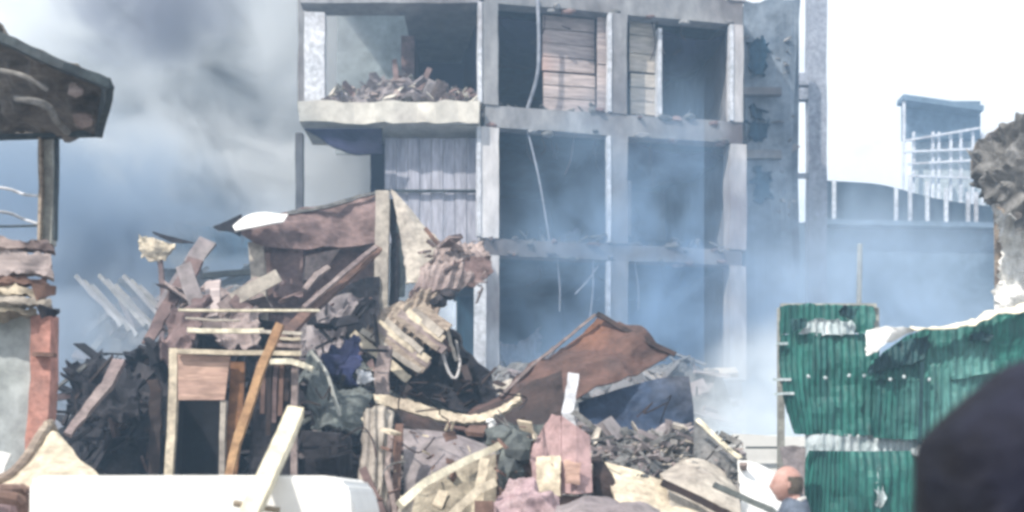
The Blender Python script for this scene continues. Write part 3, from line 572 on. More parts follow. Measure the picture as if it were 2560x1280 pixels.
# ------------------------------------------------------------------ collapsed hut in the left centre
hut = thing('collapsed_hut', 'collapsed brown shack with bent roof sheet and white roof end', 'shack', P(760, 1250, 16.5) - Vector((0, 0, CH)))
obj('roof_sheet', patch([R((584, 562, 15.6), (620, 540, 15.9), (720, 532, 16.3), (840, 512, 16.6), (945, 484, 16.9)), R((592, 578, 15.5), (660, 575, 15.7), (740, 570, 16.0), (840, 565, 16.3), (945, 545, 16.6)), R((640, 608, 15.7), (680, 618, 15.8), (750, 622, 16.0), (850, 618, 16.2), (945, 610, 16.4))], 44, 16, .03, .09, 2.0, corr=.0), 'mauve', hut)
obj('roof_end', patch([R((582, 566, 15.4), (612, 541, 15.45), (720, 535, 15.7)), R((588, 576, 15.35), (630, 568, 15.4), (708, 556, 15.6))], 16, 6, .03, .02, 3), 'white', hut)
obj('roof_tip', patch([R((532, 568, 15.5), (570, 552, 15.5), (604, 536, 15.5)), R((545, 576, 15.5), (578, 580, 15.5), (600, 592, 15.5))], 8, 6, .05, .03), 'char', hut)
obj('roof_edge', bar(R((720, 534, 16.2), (800, 522, 16.3), (880, 500, 16.6), (950, 480, 16.8)), .045, .06, .05), 'tinpale', hut)
obj('wall', patch([R((648, 604, 16.2), (760, 616, 16.4), (945, 600, 16.8)), R((655, 700, 16.2), (760, 700, 16.4), (945, 700, 16.8)), R((660, 860, 16.0), (760, 860, 16.2), (945, 860, 16.6)), R((660, 1380, 16.0), (760, 1380, 16.2), (945, 1380, 16.6))], 30, 40, .06, .10, 1.8, corr=.0), 'mauve', hut)
obj('wall_board', patch([R((680, 620, 16.05), (758, 622, 16.1)), R((684, 744, 15.95), (758, 744, 16.0))], 8, 10, .03, .02, 2), 'mauve', hut)
obj('wall_board', patch([R((764, 640, 16.0), (850, 622, 16.2)), R((760, 700, 16.0), (800, 700, 16.2))], 8, 8, .03, .03, 2), 'mauvepale', hut)
obj('lower_sheet', patch([R((752, 788, 15.6), (800, 760, 15.7), (880, 730, 15.9)), R((750, 900, 15.4), (800, 905, 15.4), (840, 880, 15.6))], 16, 12, .03, .08, 2), 'greypanel', hut)
obj('corner_post', bar(R((640, 606, 15.9), (648, 700, 15.9), (655, 860, 15.9), (655, 1300, 15.9)), .21, .1, .03), 'beige', hut)
obj('roof_pole', bar(R((958, 478, 16.2), (956, 620, 16.2), (952, 800, 16.2), (950, 1350, 16.2)), .20, .12, .02), 'beige', hut)
obj('roof_pole', bar(R((978, 500, 16.3), (990, 600, 16.3), (985, 760, 16.3), (985, 1350, 16.3)), .13, .1, .03), 'char', hut)
obj('roof_pole', bar(R((1000, 560, 16.3), (1006, 640, 16.3), (1002, 740, 16.3)), .10, .08, .04), 'fascia', hut)
obj('gable_sheet', patch([R((976, 470, 16.1), (990, 480, 16.1), (1004, 500, 16.1)), R((995, 560, 16.0), (1030, 560, 16.0), (1064, 568, 16.1)), R((1008, 640, 15.9), (1050, 645, 15.9), (1105, 615, 16.0)), R((1018, 712, 15.8), (1050, 705, 15.8), (1090, 690, 15.9))], 16, 22, .03, .05, 2, ragged=.03), 'beige', hut)
obj('loose_batten', bar(R((1062, 570, 15.9), (1085, 598, 15.9), (1105, 618, 15.9)), .06, .04, .02), 'brownwood', hut)
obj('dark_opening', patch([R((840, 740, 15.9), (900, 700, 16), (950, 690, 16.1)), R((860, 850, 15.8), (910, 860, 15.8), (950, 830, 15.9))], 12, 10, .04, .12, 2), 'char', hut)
# torn slatted roofing
sr = thing('slatted_roofing', 'torn brown roofing mass ending in a fan of broken pale slats', 'roofing', P(1060, 1250, 14) - Vector((0, 0, CH)))
obj('upper_mass', patch([R((1040, 700, 14.9), (1100, 620, 15.2), (1150, 592, 15.3), (1200, 600, 15.3)), R((1020, 740, 14.7), (1100, 680, 14.7), (1160, 650, 14.8), (1226, 650, 15.1)), R((1010, 770, 14.6), (1070, 742, 14.5), (1140, 730, 14.6), (1215, 690, 15.0))], 34, 24, .05, .12, 2.0, ragged=.10, fold=.08, fs=2, corr=.02, corrn=9), 'mauvepale', sr)
obj('torn_flap', patch([R((1140, 655, 14.6), (1185, 640, 14.7), (1228, 640, 14.8)), R((1130, 700, 14.6), (1180, 712, 14.7), (1226, 690, 14.8))], 12, 8, .04, .10, 3, ragged=.05), 'mauve', sr)
obj('main_sheet', patch([R((990, 756, 14.5), (1050, 730, 14.5), (1120, 720, 14.6)), R((938, 800, 14.3), (1015, 795, 14.2), (1095, 790, 14.4)), R((900, 842, 14.1), (970, 872, 14.0), (1045, 892, 14.2))], 40, 22, .04, .10, 2.6, corr=.025, corrn=7), 'wood', sr)
for k in range(11):
    t = k / 10; xa = 898 + 165 * t + random.uniform(-4, 4); ya = 850 - 62 * t + random.uniform(-5, 5)
    ln = random.uniform(85, 140) * (1 - .35 * t); sl_ = random.uniform(.62, .78)
    obj('slat', bar(R((xa - 14, ya - 22, 13.95), (xa + ln * .5, ya + ln * sl_ * .45, 13.88), (xa + ln, ya + ln * sl_, 13.8)), random.uniform(.06, .11), .03, .025), ('creamwood', 'beige', 'wood', 'mauvepale')[k % 4], sr)
for k in range(5):
    x = 1065 + k * 13
    obj('splinter', bar(R((x, 790 + k * 6, 14.0), (x + 8, 850, 14.0), (x + 14 + k * 3, 885 + random.uniform(-20, 20), 14.0)), .045, .03, .03), ('beige', 'brownwood')[k % 2], sr)
obj('hanging_strip', tube(R((1098, 800, 13.9), (1104, 870, 13.9), (1122, 930, 13.9), (1140, 945, 13.9), (1150, 905, 14.0), (1140, 850, 14.1)), .02), 'concrete_pale', sr)
obj('knob_scrap', chunk(P(1100, 755, 14.2), (.11, .09, .08)), 'char', sr)
obj('knob_scrap', chunk(P(1115, 735, 14.2), (.12, .08, .07)), 'char', sr)
tag(obj('loose_scraps', fragments(lambda: P(random.uniform(1040, 1215), random.uniform(595, 740), random.uniform(14.6, 15.1)), 36, .06, .4), 'mauvepale', sr), kind='stuff')
# dark hollow sheet and sagging rusty roof
rr = thing('rusty_roof_sheet', 'huge bent rusty brown roof sheet sagging into a V and rising to a peak', 'roof sheet', P(1350, 1250, 13) - Vector((0, 0, CH)))
obj('left_wing', patch([R((1080, 800, 14.2), (1130, 830, 14.0), (1190, 915, 13.8), (1262, 1010, 13.4)), R((1000, 850, 14.6), (1070, 890, 14.5), (1150, 960, 14.2), (1240, 1020, 13.6)), R((925, 860, 14.3), (960, 960, 14.3), (1080, 1010, 14.0), (1200, 1040, 13.5))], 34, 20, .03, .14, 2.2), 'char', rr)
obj('right_wing', patch([R((1100, 1058, 13.0), (1230, 1000, 13.3), (1360, 890, 13.7), (1440, 825, 13.9), (1492, 786, 14.1)), R((1150, 1072, 12.7), (1270, 1030, 12.9), (1400, 930, 13.3), (1510, 880, 13.5), (1590, 828, 13.8)), R((1200, 1075, 12.5), (1310, 1060, 12.6), (1420, 1000, 12.9), (1550, 955, 13.2), (1684, 886, 13.6))], 60, 34, .02, .09, 1.8, fold=.22, fs=1.1), 'rust', rr)
obj('dark_lower_patch', patch([R((1130, 1056, 12.45), (1250, 1004, 12.75), (1340, 950, 12.85), (1404, 925, 12.85)), R((1180, 1078, 12.3), (1280, 1060, 12.45), (1360, 1020, 12.6), (1408, 985, 12.7)), R((1230, 1090, 12.2), (1330, 1090, 12.3), (1380, 1076, 12.4), (1412, 1060, 12.4))], 24, 14, .02, .09, 2.2), 'rustdark', rr)  # darker patch set in front of the sheet's lower left
obj('ridge_edge', bar(R((1492, 784, 14.0), (1560, 822, 13.75), (1625, 855, 13.6), (1688, 888, 13.5)), .06, .05, .03), 'rustdark', rr)
obj('ridge_edge', bar(R((1488, 786, 14.0), (1430, 834, 13.85), (1350, 898, 13.6), (1250, 990, 13.2)), .035, .05, .03), 'mauvepale', rr)
obj('lower_edge', patch([R((935, 986, 12.6), (1020, 1002, 12.5), (1120, 1030, 12.4), (1190, 1038, 12.3), (1262, 1012, 12.2), (1300, 990, 12.2)), R((940, 1010, 12.55), (1020, 1030, 12.45), (1120, 1054, 12.35), (1190, 1058, 12.25), (1270, 1024, 12.15), (1306, 1000, 12.15))], 50, 5, .05, .025, 3, ragged=.02), 'creamwood', rr)
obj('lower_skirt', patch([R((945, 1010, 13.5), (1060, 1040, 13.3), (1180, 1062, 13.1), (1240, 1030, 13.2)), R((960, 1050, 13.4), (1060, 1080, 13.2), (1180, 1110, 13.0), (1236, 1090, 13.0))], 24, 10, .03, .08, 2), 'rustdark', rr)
one('upright_post', 'short upright pinkish post supporting the sagging sheet on its left', 'post', bar(R((962, 870, 13.6), (955, 950, 13.5), (958, 1040, 13.4), (958, 1480, 13.4)), .17, .1, .04), 'mauvepale')
# blue tarp under rusty peak
one('blue_tarp', 'dark blue tarpaulin slung beneath the rusty peak', 'tarp', patch([R((1445, 1010, 13.3), (1560, 968, 13.35), (1640, 948, 13.4), (1722, 942, 13.4)), R((1450, 1050, 13.2), (1570, 1030, 13.3), (1650, 1020, 13.3), (1730, 1000, 13.35)), R((1462, 1100, 13.1), (1570, 1100, 13.2), (1650, 1100, 13.2), (1740, 1080, 13.3)), R((1462, 1400, 13.1), (1570, 1400, 13.2), (1650, 1400, 13.2), (1745, 1400, 13.3))], 36, 30, .02, .08, 1.8), 'bluetarp')
bp = thing('bent_post', 'bent white metal strip standing before the rusty sheet', 'post', P(1430, 1250, 11.8) - Vector((0, 0, CH)))
obj('upright', bar(R((1434, 935, 12.0), (1426, 990, 11.9), (1418, 1032, 11.8), (1424, 1060, 11.8), (1424, 1530, 11.8)), .12, .03, .02), 'whitepost', bp)
obj('tail', bar(R((1432, 1028, 11.7), (1470, 1058, 11.7), (1500, 1082, 11.7), (1540, 1096, 11.8)), .06, .03, .03), 'tinpale', bp)
one('bolt_scrap', 'tiny shiny white fitting hanging under the sagging edge', 'fitting', bmj(tube(R((1228, 1058, 11.9), (1230, 1085, 11.9)), .035), chunk(P(1228, 1056, 11.9), (.05, .04, .04))), 'white')
# ------------------------------------------------------------------ wooden frame with door
wf = thing('door_frame_booth', 'wooden booth frame with peach board over a dark doorway', 'booth', P(560, 1250, 12) - Vector((0, 0, CH)))
obj('post', bar(R((436, 872, 12), (434, 1000, 12), (424, 1180, 12), (424, 1520, 12)), .09, .08, .015), 'creamwood', wf)
obj('post', bar(R((560, 1000, 12.02), (556, 1180, 12.02), (556, 1520, 12.02)), .06, .08, .015), 'beige', wf)
obj('post', bar(R((596, 905, 12.1), (590, 1040, 12.1), (574, 1200, 12.1), (574, 1520, 12.1)), .16, .05, .02), 'brownorange', wf)
obj('post', bar(R((744, 832, 12), (738, 930, 12), (736, 1040, 12), (736, 1520, 12)), .07, .07, .015), 'mauvepale', wf)
obj('over_door_board', patch([R((446, 886, 11.98), (576, 892, 11.98)), R((446, 1000, 11.98), (562, 1000, 11.98))], 12, 12, .03, .01, 2), 'peach', wf)
obj('door_back', box(P(432, 1530, 12.5), P(566, 980, 12.6)), 'black', wf)  # black backing paints the dark of the shaded doorway
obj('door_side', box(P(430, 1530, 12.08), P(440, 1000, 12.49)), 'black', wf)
for (xa, ya, xb, yb, w_, m) in ((440, 878, 752, 884, .05, 'creamwood'), (470, 826, 660, 828, .05, 'palewood'), (640, 828, 756, 834, .035, 'beige'), (448, 776, 800, 776, .025, 'palewood'), (465, 796, 600, 802, .02, 'beige'), (690, 862, 756, 866, .04, 'mauvepale'), (690, 846, 752, 848, .03, 'creamwood')):
    obj('rail', bar(R((xa, ya, 11.9), ((xa + xb) / 2, (ya + yb) / 2 + 1, 11.9), (xb, yb, 11.9)), w_, .05, .012), m, wf)
obj('handrail', bar(R((676, 904, 11.85), (730, 904, 11.85), (755, 912, 11.85), (782, 924, 11.85)), .06, .06, .015), 'palewood', wf)
obj('side_board', patch([R((640, 905, 12.2), (735, 905, 12.2)), R((620, 1200, 12.2), (735, 1200, 12.2)), R((620, 1500, 12.2), (735, 1500, 12.2))], 14, 20, .03, .08, 2), 'char', wf)
for k in range(6):
    x = 646 + k * 15
    obj('slat', bar(R((x, 905, 12.05), (x - 6, 1030 + random.uniform(-40, 60), 12.05)), .05, .03, .02), ('mauve', 'brownwood', 'rustdark')[k % 3], wf)
one('orange_beam', 'long bright orange timber leaning across the booth frame', 'beam', bar(R((700, 812, 11.5), (660, 900, 11.4), (626, 1010, 11.3), (592, 1110, 11.25), (572, 1190, 11.2), (566, 1560, 11.2)), .085, .08, .03), 'orange')
one('diagonal_beam', 'long scorched brown beam sloping from the shack down to the orange timber', 'beam', bar(R((945, 622, 14.5), (860, 700, 13.8), (770, 782, 12.8), (690, 858, 11.9)), .12, .08, .04), 'brownwood')
one('diagonal_batten', 'thin pale batten lying along the scorched brown beam', 'batten', bar(R((938, 618, 14.3), (850, 690, 13.6), (760, 770, 12.7)), .05, .05, .03), 'mauvepale')
one('broken_batten', 'short broken batten on the shack wall above the long beam', 'batten', bar(R((820, 668, 14.8), (790, 690, 14.6), (762, 726, 14.4)), .07, .05, .03), 'mauvepale')
one('blue_cloth', 'crumpled deep blue cloth caught in the debris', 'cloth', patch([R((812, 880, 13), (860, 862, 13.1), (900, 850, 13.2)), R((805, 920, 12.8), (850, 915, 12.7), (896, 905, 12.9)), R((815, 955, 12.8), (850, 970, 12.8), (890, 960, 12.9))], 30, 24, .02, .06, 3.5, ragged=.05, fold=.4, fs=2.5), 'bluecloth')
one('white_rag', 'small white rag beside the blue cloth', 'rag', patch([R((890, 925, 12.6), (925, 930, 12.7)), R((900, 960, 12.6), (935, 950, 12.7))], 8, 8, .02, .06, 5, ragged=.04), 'whitepost')
one('grey_canvas', 'sagging grey green canvas left of the beige boards', 'canvas', patch([R((762, 880, 12.9), (800, 930, 12.8), (850, 970, 12.8), (925, 980, 12.9)), R((770, 980, 12.4), (810, 1010, 12.3), (860, 1020, 12.3), (920, 1030, 12.5)), R((775, 1070, 12.2), (820, 1075, 12.1), (860, 1078, 12.2), (900, 1080, 12.3))], 26, 24, .03, .16, 2.5, ragged=.05), 'greenash')
one('curved_rod', 'curved pale rod arching over the grey canvas', 'rod', tube(R((778, 880, 12.4), (815, 930, 12.2), (835, 990, 12.1), (850, 1040, 12.1)), .022), 'postgrey')
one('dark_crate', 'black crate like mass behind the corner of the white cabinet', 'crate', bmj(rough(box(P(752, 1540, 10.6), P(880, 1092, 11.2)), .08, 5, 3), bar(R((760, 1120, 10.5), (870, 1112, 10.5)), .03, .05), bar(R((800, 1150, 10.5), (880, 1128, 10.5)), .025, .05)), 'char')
for lab, rows, m_ in (
        ('dusty brown bent sheet hanging below the shack wall', [((770, 800, 14.2), (830, 770, 14.3), (900, 740, 14.5)), ((760, 850, 13.8), (815, 850, 13.9), (870, 815, 14.2)), ((775, 900, 13.6), (810, 920, 13.6), (850, 890, 13.8))], 'greypanel'),
        ('scorched sheet leaning left of the booth top', [((440, 760, 14.2), (490, 745, 14.3), (520, 760, 14.4)), ((410, 830, 13.8), (455, 840, 13.8), (490, 850, 13.8)), ((395, 890, 13.4), (440, 905, 13.4), (480, 900, 13.4))], 'mauve'),
        ('grey brown curled sheet above the peach board', [((560, 770, 14.3), (610, 750, 14.5), (650, 762, 14.5)), ((545, 815, 14.0), (600, 805, 14.1), (648, 820, 14.1)), ((550, 860, 13.8), (600, 868, 13.8), (645, 860, 13.8))], 'mauvepale'),
        ('dark torn sheet lying on the charred heap', [((180, 930, 13.2), (260, 905, 13.4), (350, 925, 13.4)), ((170, 990, 12.8), (260, 985, 12.8), (345, 990, 12.8)), ((190, 1040, 12.5), (260, 1060, 12.4), (330, 1030, 12.5))], 'char')):
    one('bent_sheet', lab, 'sheet', patch([R(*r) for r in rows], 26, 20, .03, .10, 2.2, ragged=.10, fold=.35, fs=2.2), m_)
# left slope pieces
one('tilted_plank', 'broad brown plank standing tilted in smoke on the left', 'plank', bar(R((488, 648, 15.5), (440, 735, 15.2), (400, 800, 15), (368, 860, 14.8)), .22, .06, .05, taper=.6), 'mauve')
one('tilted_plank', 'grey board leaning behind the broad brown plank', 'plank', bar(R((520, 600, 16.5), (470, 680, 16.2), (405, 780, 16)), .26, .05, .06), 'greypanel')
one('sloping_beam', 'thin pinkish beam sloping down through the charred heap', 'beam', bar(R((300, 905, 12.5), (270, 965, 12.2), (215, 1030, 11.8), (168, 1088, 11.5)), .14, .08, .04, taper=.55), 'mauvepale')
one('black_blade', 'black blade shaped sheet jutting out in the smoke', 'sheet', patch([R((380, 578, 16), (430, 592, 16), (486, 606, 16)), R((385, 586, 16), (432, 606, 16), (480, 608, 16))], 12, 4, .03, .02), 'char')
one('cream_scrap', 'small cream scrap under the black blade', 'scrap', patch([R((350, 590, 16.3), (395, 600, 16.3), (440, 612, 16.3)), R((352, 645, 16.3), (395, 650, 16.3), (420, 640, 16.3))], 12, 10, .03, .09, 3, ragged=.07), 'creamwood')
one('support_stick', 'dim stick holding up the cream scrap', 'stick', bar(R((400, 640, 16.4), (410, 760, 16.4), (400, 900, 16.2)), .08, .05, .04), 'mauve')
for k in range(9):
    x = 190 + k * 20; y = 690 + (k % 3) * 12
    one('fallen_rafter', 'pale rafter in a parallel row lying in the left smoke', 'rafter', bar(R((x, y, 19), (x + 55, y + 60, 18.6), (x + 115, y + 125, 18.2)), .07, .05, .04), 'tinpale' if k % 2 else 'concrete', 'parallel rafters in the left smoke')
one('horizontal_beam', 'dark level beam behind the booth top in smoke', 'beam', bar(R((510, 690, 17), (570, 684, 17), (640, 680, 17)), .08, .08, .03), 'fascia')
tag(obj('roofing_scraps', fragments(lambda: P(random.uniform(440, 640), random.uniform(720, 880), random.uniform(14.9, 15.8)), 190, .08, .7), 'mauvepale'), 'pinkish splintered boards jumbled above the booth', 'debris', kind='stuff')
for k, (x, y, an, l, m) in enumerate(((530, 750, 1.5, 90, 'pinkwall'), (600, 740, .6, 120, 'mauvepale'), (640, 720, .5, 130, 'beige'), (480, 720, 1.9, 120, 'greypanel'), (560, 800, .1, 110, 'mauvepale'), (610, 770, 2.5, 80, 'mauve'))):
    dx, dy = math.cos(an) * l / 2, -math.sin(an) * l / 2
    one('splintered_board', ('upright pale pink board above the booth', 'slanting pinkish board right of the upright one', 'slanting beige board highest above the booth', 'steep grey board at the left of the jumble', 'nearly level pinkish board over the peach board', 'brown board leaning left by the shack post')[k], 'board',
        bar([P(x - dx, y - dy, 14.6), P(x + dx, y + dy, 14.6 + random.uniform(-.2, .5))], random.uniform(.12, .22), .04, .04), m)
# charred sticks in the dark area
for k in range(22):
    x = random.uniform(160, 420); y = random.uniform(930, 1170); an = random.uniform(-.6, 1.8); l = random.uniform(60, 170); dx, dy = math.cos(an) * l / 2, -math.sin(an) * l / 2
    one('charred_stick', 'charred stick in the dark heap left of the booth', 'stick', bar([P(x - dx, y - dy, 12.7 + random.uniform(0, .8)), P(x + dx, y + dy, 12.8 + random.uniform(0, .8))], random.uniform(.02, .05), .04, .03), random.choice(('char', 'chargrey', 'rustdark', 'char', 'char')), 'charred sticks in the dark heap')
for k in range(22):
    x = random.uniform(640, 900); y = random.uniform(940, 1170); an = random.uniform(-.8, 2); l = random.uniform(50, 150); dx, dy = math.cos(an) * l / 2, -math.sin(an) * l / 2
    one('charred_stick', 'charred stick in the dark heap right of the orange timber', 'stick', bar([P(x - dx, y - dy, 12.6 + random.uniform(0, .8)), P(x + dx, y + dy, 12.7 + random.uniform(0, .8))], random.uniform(.025, .07), .04, .03), random.choice(('char', 'greenash', 'greypanel')), 'charred sticks right of the orange timber')
one('brown_board', 'narrow scorched upright board left of the booth', 'board', bar(R((385, 950, 12.6), (390, 1010, 12.6), (388, 1075, 12.6), (388, 1500, 12.6)), .13, .04, .05), 'rustdark')

# ------------------------------------------------------------------ bottom centre boards
one('tall_board', 'wide beige board standing right of the white cabinet', 'board', patch([R((912, 1030, 10.4), (940, 1018, 10.4), (985, 1030, 10.5)), R((900, 1150, 10.2), (940, 1150, 10.2), (968, 1150, 10.3)), R((890, 1290, 10), (930, 1290, 10), (965, 1290, 10.1)), R((890, 1600, 10), (930, 1600, 10), (965, 1600, 10))], 28, 34, .04, .03, 2.5, corr=.015, corrn=4, ragged=.02), 'beige')
one('tall_board', 'narrow dark board between the beige board and grey panel', 'board', bar(R((1000, 1060, 10.3), (992, 1180, 10.2), (985, 1290, 10.1), (985, 1600, 10)), .075, .05, .03), 'brownwood')
one('tall_board', 'slim pinkish board edge beside the narrow dark board', 'board', bar(R((978, 1075, 10.15), (970, 1180, 10.1), (990, 1290, 10), (990, 1600, 10)), .05, .04, .03), 'mauvepale')
one('crossing_board', 'brown board slanting across the foot of the beige board', 'board', bar(R((905, 1170, 9.9), (935, 1235, 9.85), (968, 1300, 9.8), (990, 1500, 9.8)), .07, .04, .03), 'mauve')
one('grey_sheet', 'smooth grey mauve panel tilted behind the cream pole', 'panel', patch([R((1008, 1075, 10.9), (1120, 1085, 10.9), (1236, 1120, 11)), R((1010, 1200, 10.5), (1120, 1190, 10.5), (1236, 1160, 10.7)), R((1010, 1500, 10.3), (1120, 1500, 10.3), (1236, 1500, 10.4))], 24, 24, .03, .03, 1.2), 'greypanel')
one('cream_pole', 'long pale cream pole slanting up right in the middle foreground', 'pole', bar(R((1000, 1262, 8.8), (1060, 1208, 9), (1150, 1160, 9.3), (1252, 1112, 9.6)), .075, .06, .012, taper=.8), 'palewood')
one('cream_pole', 'lower cream pole cut by the bottom edge, under the long one', 'pole', bar(R((1090, 1330, 8.6), (1150, 1268, 8.8), (1192, 1228, 9.0), (1236, 1206, 9.1)), .07, .05, .012), 'creamwood')
one('cream_pole', 'short upright cream stick crossing the lower pole', 'pole', bar(R((1212, 1150, 9.3), (1200, 1215, 9.2), (1186, 1300, 9.1), (1186, 1600, 9.1)), .08, .05, .02), 'creamwood')
one('cream_pole', 'cream stub standing under the left end of the long pole', 'pole', bar(R((1018, 1240, 8.9), (1010, 1290, 8.9), (1010, 1640, 8.9)), .10, .05, .02), 'beige')
one('olive_board', 'mottled olive board behind the two cream poles', 'board', patch([R((1040, 1220, 9.7), (1130, 1175, 9.8), (1240, 1130, 9.9)), R((1030, 1300, 9.5), (1130, 1300, 9.5), (1240, 1300, 9.6)), R((1030, 1600, 9.4), (1130, 1600, 9.4), (1240, 1600, 9.5))], 20, 22, .03, .09, 3), 'olive')
one('brown_block', 'small dark brown block at the bottom edge below the poles', 'block', rough(box(P(1186, 1620, 8.7), P(1232, 1252, 8.9)), .02), 'brownwood')
one('dark_lump', 'dark greenish lump at the tip of the long cream pole', 'lump', bmj(chunk(P(1262, 1095, 10.2), (.17, .15, .12)), chunk(P(1285, 1125, 10.1), (.15, .12, .16)), chunk(P(1275, 1180, 10.1), (.13, .12, .2)), bar(R((1250, 1070, 10.3), (1300, 1075, 10.3), (1385, 1078, 10.3)), .1, .1, .06)), 'greenash')
one('lump_support', 'brown scrap stack carrying the dark greenish lump', 'stack', patch([R((1230, 1150, 10.4), (1290, 1110, 10.4), (1345, 1100, 10.4)), R((1230, 1300, 10.3), (1290, 1300, 10.3), (1345, 1300, 10.3)), R((1230, 1580, 10.3), (1290, 1580, 10.3), (1345, 1580, 10.3))], 20, 26, .06, .2, 3), 'brownwood')
pk = thing('pink_sheet', 'pink folded panel with peach lower left corner standing upright', 'panel', P(1410, 1250, 9.6) - Vector((0, 0, CH)))
obj('main_face', patch([R((1405, 1040, 9.7), (1440, 1066, 9.65), (1474, 1090, 9.7)), R((1405, 1232, 9.5), (1440, 1236, 9.45), (1480, 1232, 9.5))], 14, 20, .02, .012, 3, lin=True), 'pink', pk)
obj('folded_wing', patch([R((1380, 1036, 9.8), (1392, 1040, 9.75), (1404, 1040, 9.7)), R((1336, 1112, 9.9), (1370, 1112, 9.75), (1404, 1115, 9.62)), R((1333, 1236, 9.8), (1370, 1240, 9.65), (1404, 1236, 9.5))], 14, 24, .02, .015, 3, ragged=.01, lin=True), 'pink', pk)
obj('peach_patch', patch([R((1342, 1142, 9.60), (1402, 1138, 9.52)), R((1342, 1238, 9.5), (1402, 1240, 9.42))], 10, 10, .01, .03, 3, ragged=.02), 'creamwood', pk)
obj('peach_patch', patch([R((1412, 1150, 9.46), (1452, 1156, 9.44)), R((1414, 1205, 9.42), (1448, 1212, 9.42))], 8, 8, .008, .02, 3, ragged=.02), 'peach', pk)
obj('base', rough(box(P(1350, 1580, 9.55), P(1476, 1238, 9.8)), .03), 'brownwood', pk)
one('pink_cloth', 'crumpled pink cloth spilling at the bottom left of the pink panel', 'cloth', patch([R((1268, 1175, 9.4), (1300, 1190, 9.3), (1345, 1215, 9.2), (1400, 1245, 9.2)), R((1240, 1230, 9.2), (1290, 1235, 9.0), (1350, 1250, 8.9), (1430, 1262, 9.0)), R((1225, 1300, 9.0), (1290, 1300, 8.8), (1350, 1300, 8.7), (1440, 1290, 8.8)), R((1225, 1640, 9.0), (1290, 1640, 8.8), (1350, 1640, 8.7), (1440, 1640, 8.8))], 48, 40, .02, .09, 3.5, fold=.22, fs=2.6), 'pinkcloth')
one('grey_tarp', 'rounded grey tarp hump at the bottom edge below the pink panel', 'tarp', patch([R((1400, 1262, 8.9), (1480, 1240, 8.9), (1570, 1248, 8.9), (1650, 1275, 8.9)), R((1380, 1300, 8.5), (1480, 1280, 8.4), (1570, 1290, 8.4), (1680, 1310, 8.5)), R((1380, 1650, 8.5), (1480, 1650, 8.4), (1570, 1650, 8.4), (1680, 1650, 8.5))], 26, 20, .02, .07, 3), 'greypanel')
one('dark_wedge', 'dark brown wedge between the pink panel and cream sheet', 'wedge', patch([R((1482, 1150, 9.9), (1492, 1142, 9.9), (1502, 1152, 9.9)), R((1480, 1240, 9.7), (1515, 1225, 9.7), (1545, 1235, 9.7)), R((1480, 1580, 9.7), (1520, 1580, 9.7), (1560, 1580, 9.7))], 10, 20, .05, .06, 3), 'rustdark')
one('cream_sheet', 'broad sunlit cream sheet sloping in the lower right rubble', 'sheet', patch([R((1492, 1150, 10.2), (1560, 1168, 10.1), (1640, 1195, 10), (1730, 1240, 9.9), (1830, 1300, 9.8)), R((1525, 1215, 9.7), (1580, 1235, 9.6), (1650, 1262, 9.5), (1730, 1290, 9.4), (1830, 1340, 9.3)), R((1550, 1300, 9.3), (1600, 1310, 9.2), (1660, 1330, 9.1), (1730, 1350, 9.1), (1830, 1400, 9.0)), R((1550, 1600, 9.3), (1600, 1600, 9.2), (1660, 1600, 9.1), (1730, 1600, 9.1), (1830, 1600, 9.0))], 34, 30, .03, .03, 2.4), 'creamwood')
one('grey_slab', 'pale grey slab lying above the cream sheet', 'slab', patch([R((1650, 1190, 9.9), (1745, 1152, 10.2), (1800, 1175, 10.2), (1842, 1225, 10.1)), R((1668, 1216, 9.6), (1750, 1235, 9.6), (1810, 1262, 9.6), (1850, 1285, 9.6)), R((1665, 1600, 9.6), (1750, 1600, 9.6), (1810, 1600, 9.6), (1850, 1600, 9.6))], 24, 20, .04, .02, 2.4), 'beige')
one('dark_crack_board', 'dark edged board slanting between slab and cream sheet', 'board', bar(R((1655, 1205, 9.45), (1740, 1245, 9.4), (1800, 1275, 9.35), (1860, 1310, 9.3)), .06, .05, .02), 'rustdark')
one('steep_board', 'grey board with dark face falling right at the rubble edge', 'board', patch([R((1735, 1055, 11), (1780, 1090, 10.9), (1850, 1150, 10.8), (1885, 1200, 10.8)), R((1735, 1110, 10.8), (1780, 1140, 10.7), (1820, 1170, 10.7), (1860, 1215, 10.6)), R((1735, 1560, 10.7), (1780, 1560, 10.6), (1820, 1560, 10.6), (1860, 1560, 10.5))], 20, 24, .04, .04, 3), 'chargrey')
one('pale_strip', 'thin pale strip lying along the steep grey board', 'strip', bar(R((1742, 1048, 10.7), (1780, 1085, 10.65), (1830, 1132, 10.6), (1900, 1180, 10.5)), .045, .04, .03), 'palewood')
one('long_lath', 'long grey lath running down out of the picture near the low wall', 'lath', bar(R((1785, 1212, 9.3), (1850, 1240, 9.2), (1930, 1275, 9.1), (1990, 1330, 9.0)), .05, .04, .02), 'greenash')
one('light_board', 'bluish white board on the right foot of the rubble', 'board', patch([R((1846, 1150, 10.4), (1910, 1168, 10.5), (1985, 1225, 10.6)), R((1850, 1230, 10.2), (1900, 1262, 10.2), (1980, 1310, 10.3)), R((1850, 1560, 10.1), (1900, 1560, 10.1), (1980, 1560, 10.2))], 16, 18, .03, .015, 2), 'white')
for k in range(26):
    x = random.uniform(1490, 1830); y = random.uniform(1090, 1150); an = random.uniform(-.5, .5); l = random.uniform(40, 120); dx, dy = math.cos(an) * l / 2, -math.sin(an) * l / 2
    one('rubble_lath', 'short lath lying in the grey rubble right of the pink panel', 'lath', bar([P(x - dx, y - dy, 10.8 + random.uniform(0, .6)), P(x + dx, y + dy, 10.9 + random.uniform(0, .6))], random.uniform(.02, .06), .03, .02), random.choice(('greypanel', 'chargrey', 'tinpale', 'beige', 'char')), 'laths in the grey rubble')
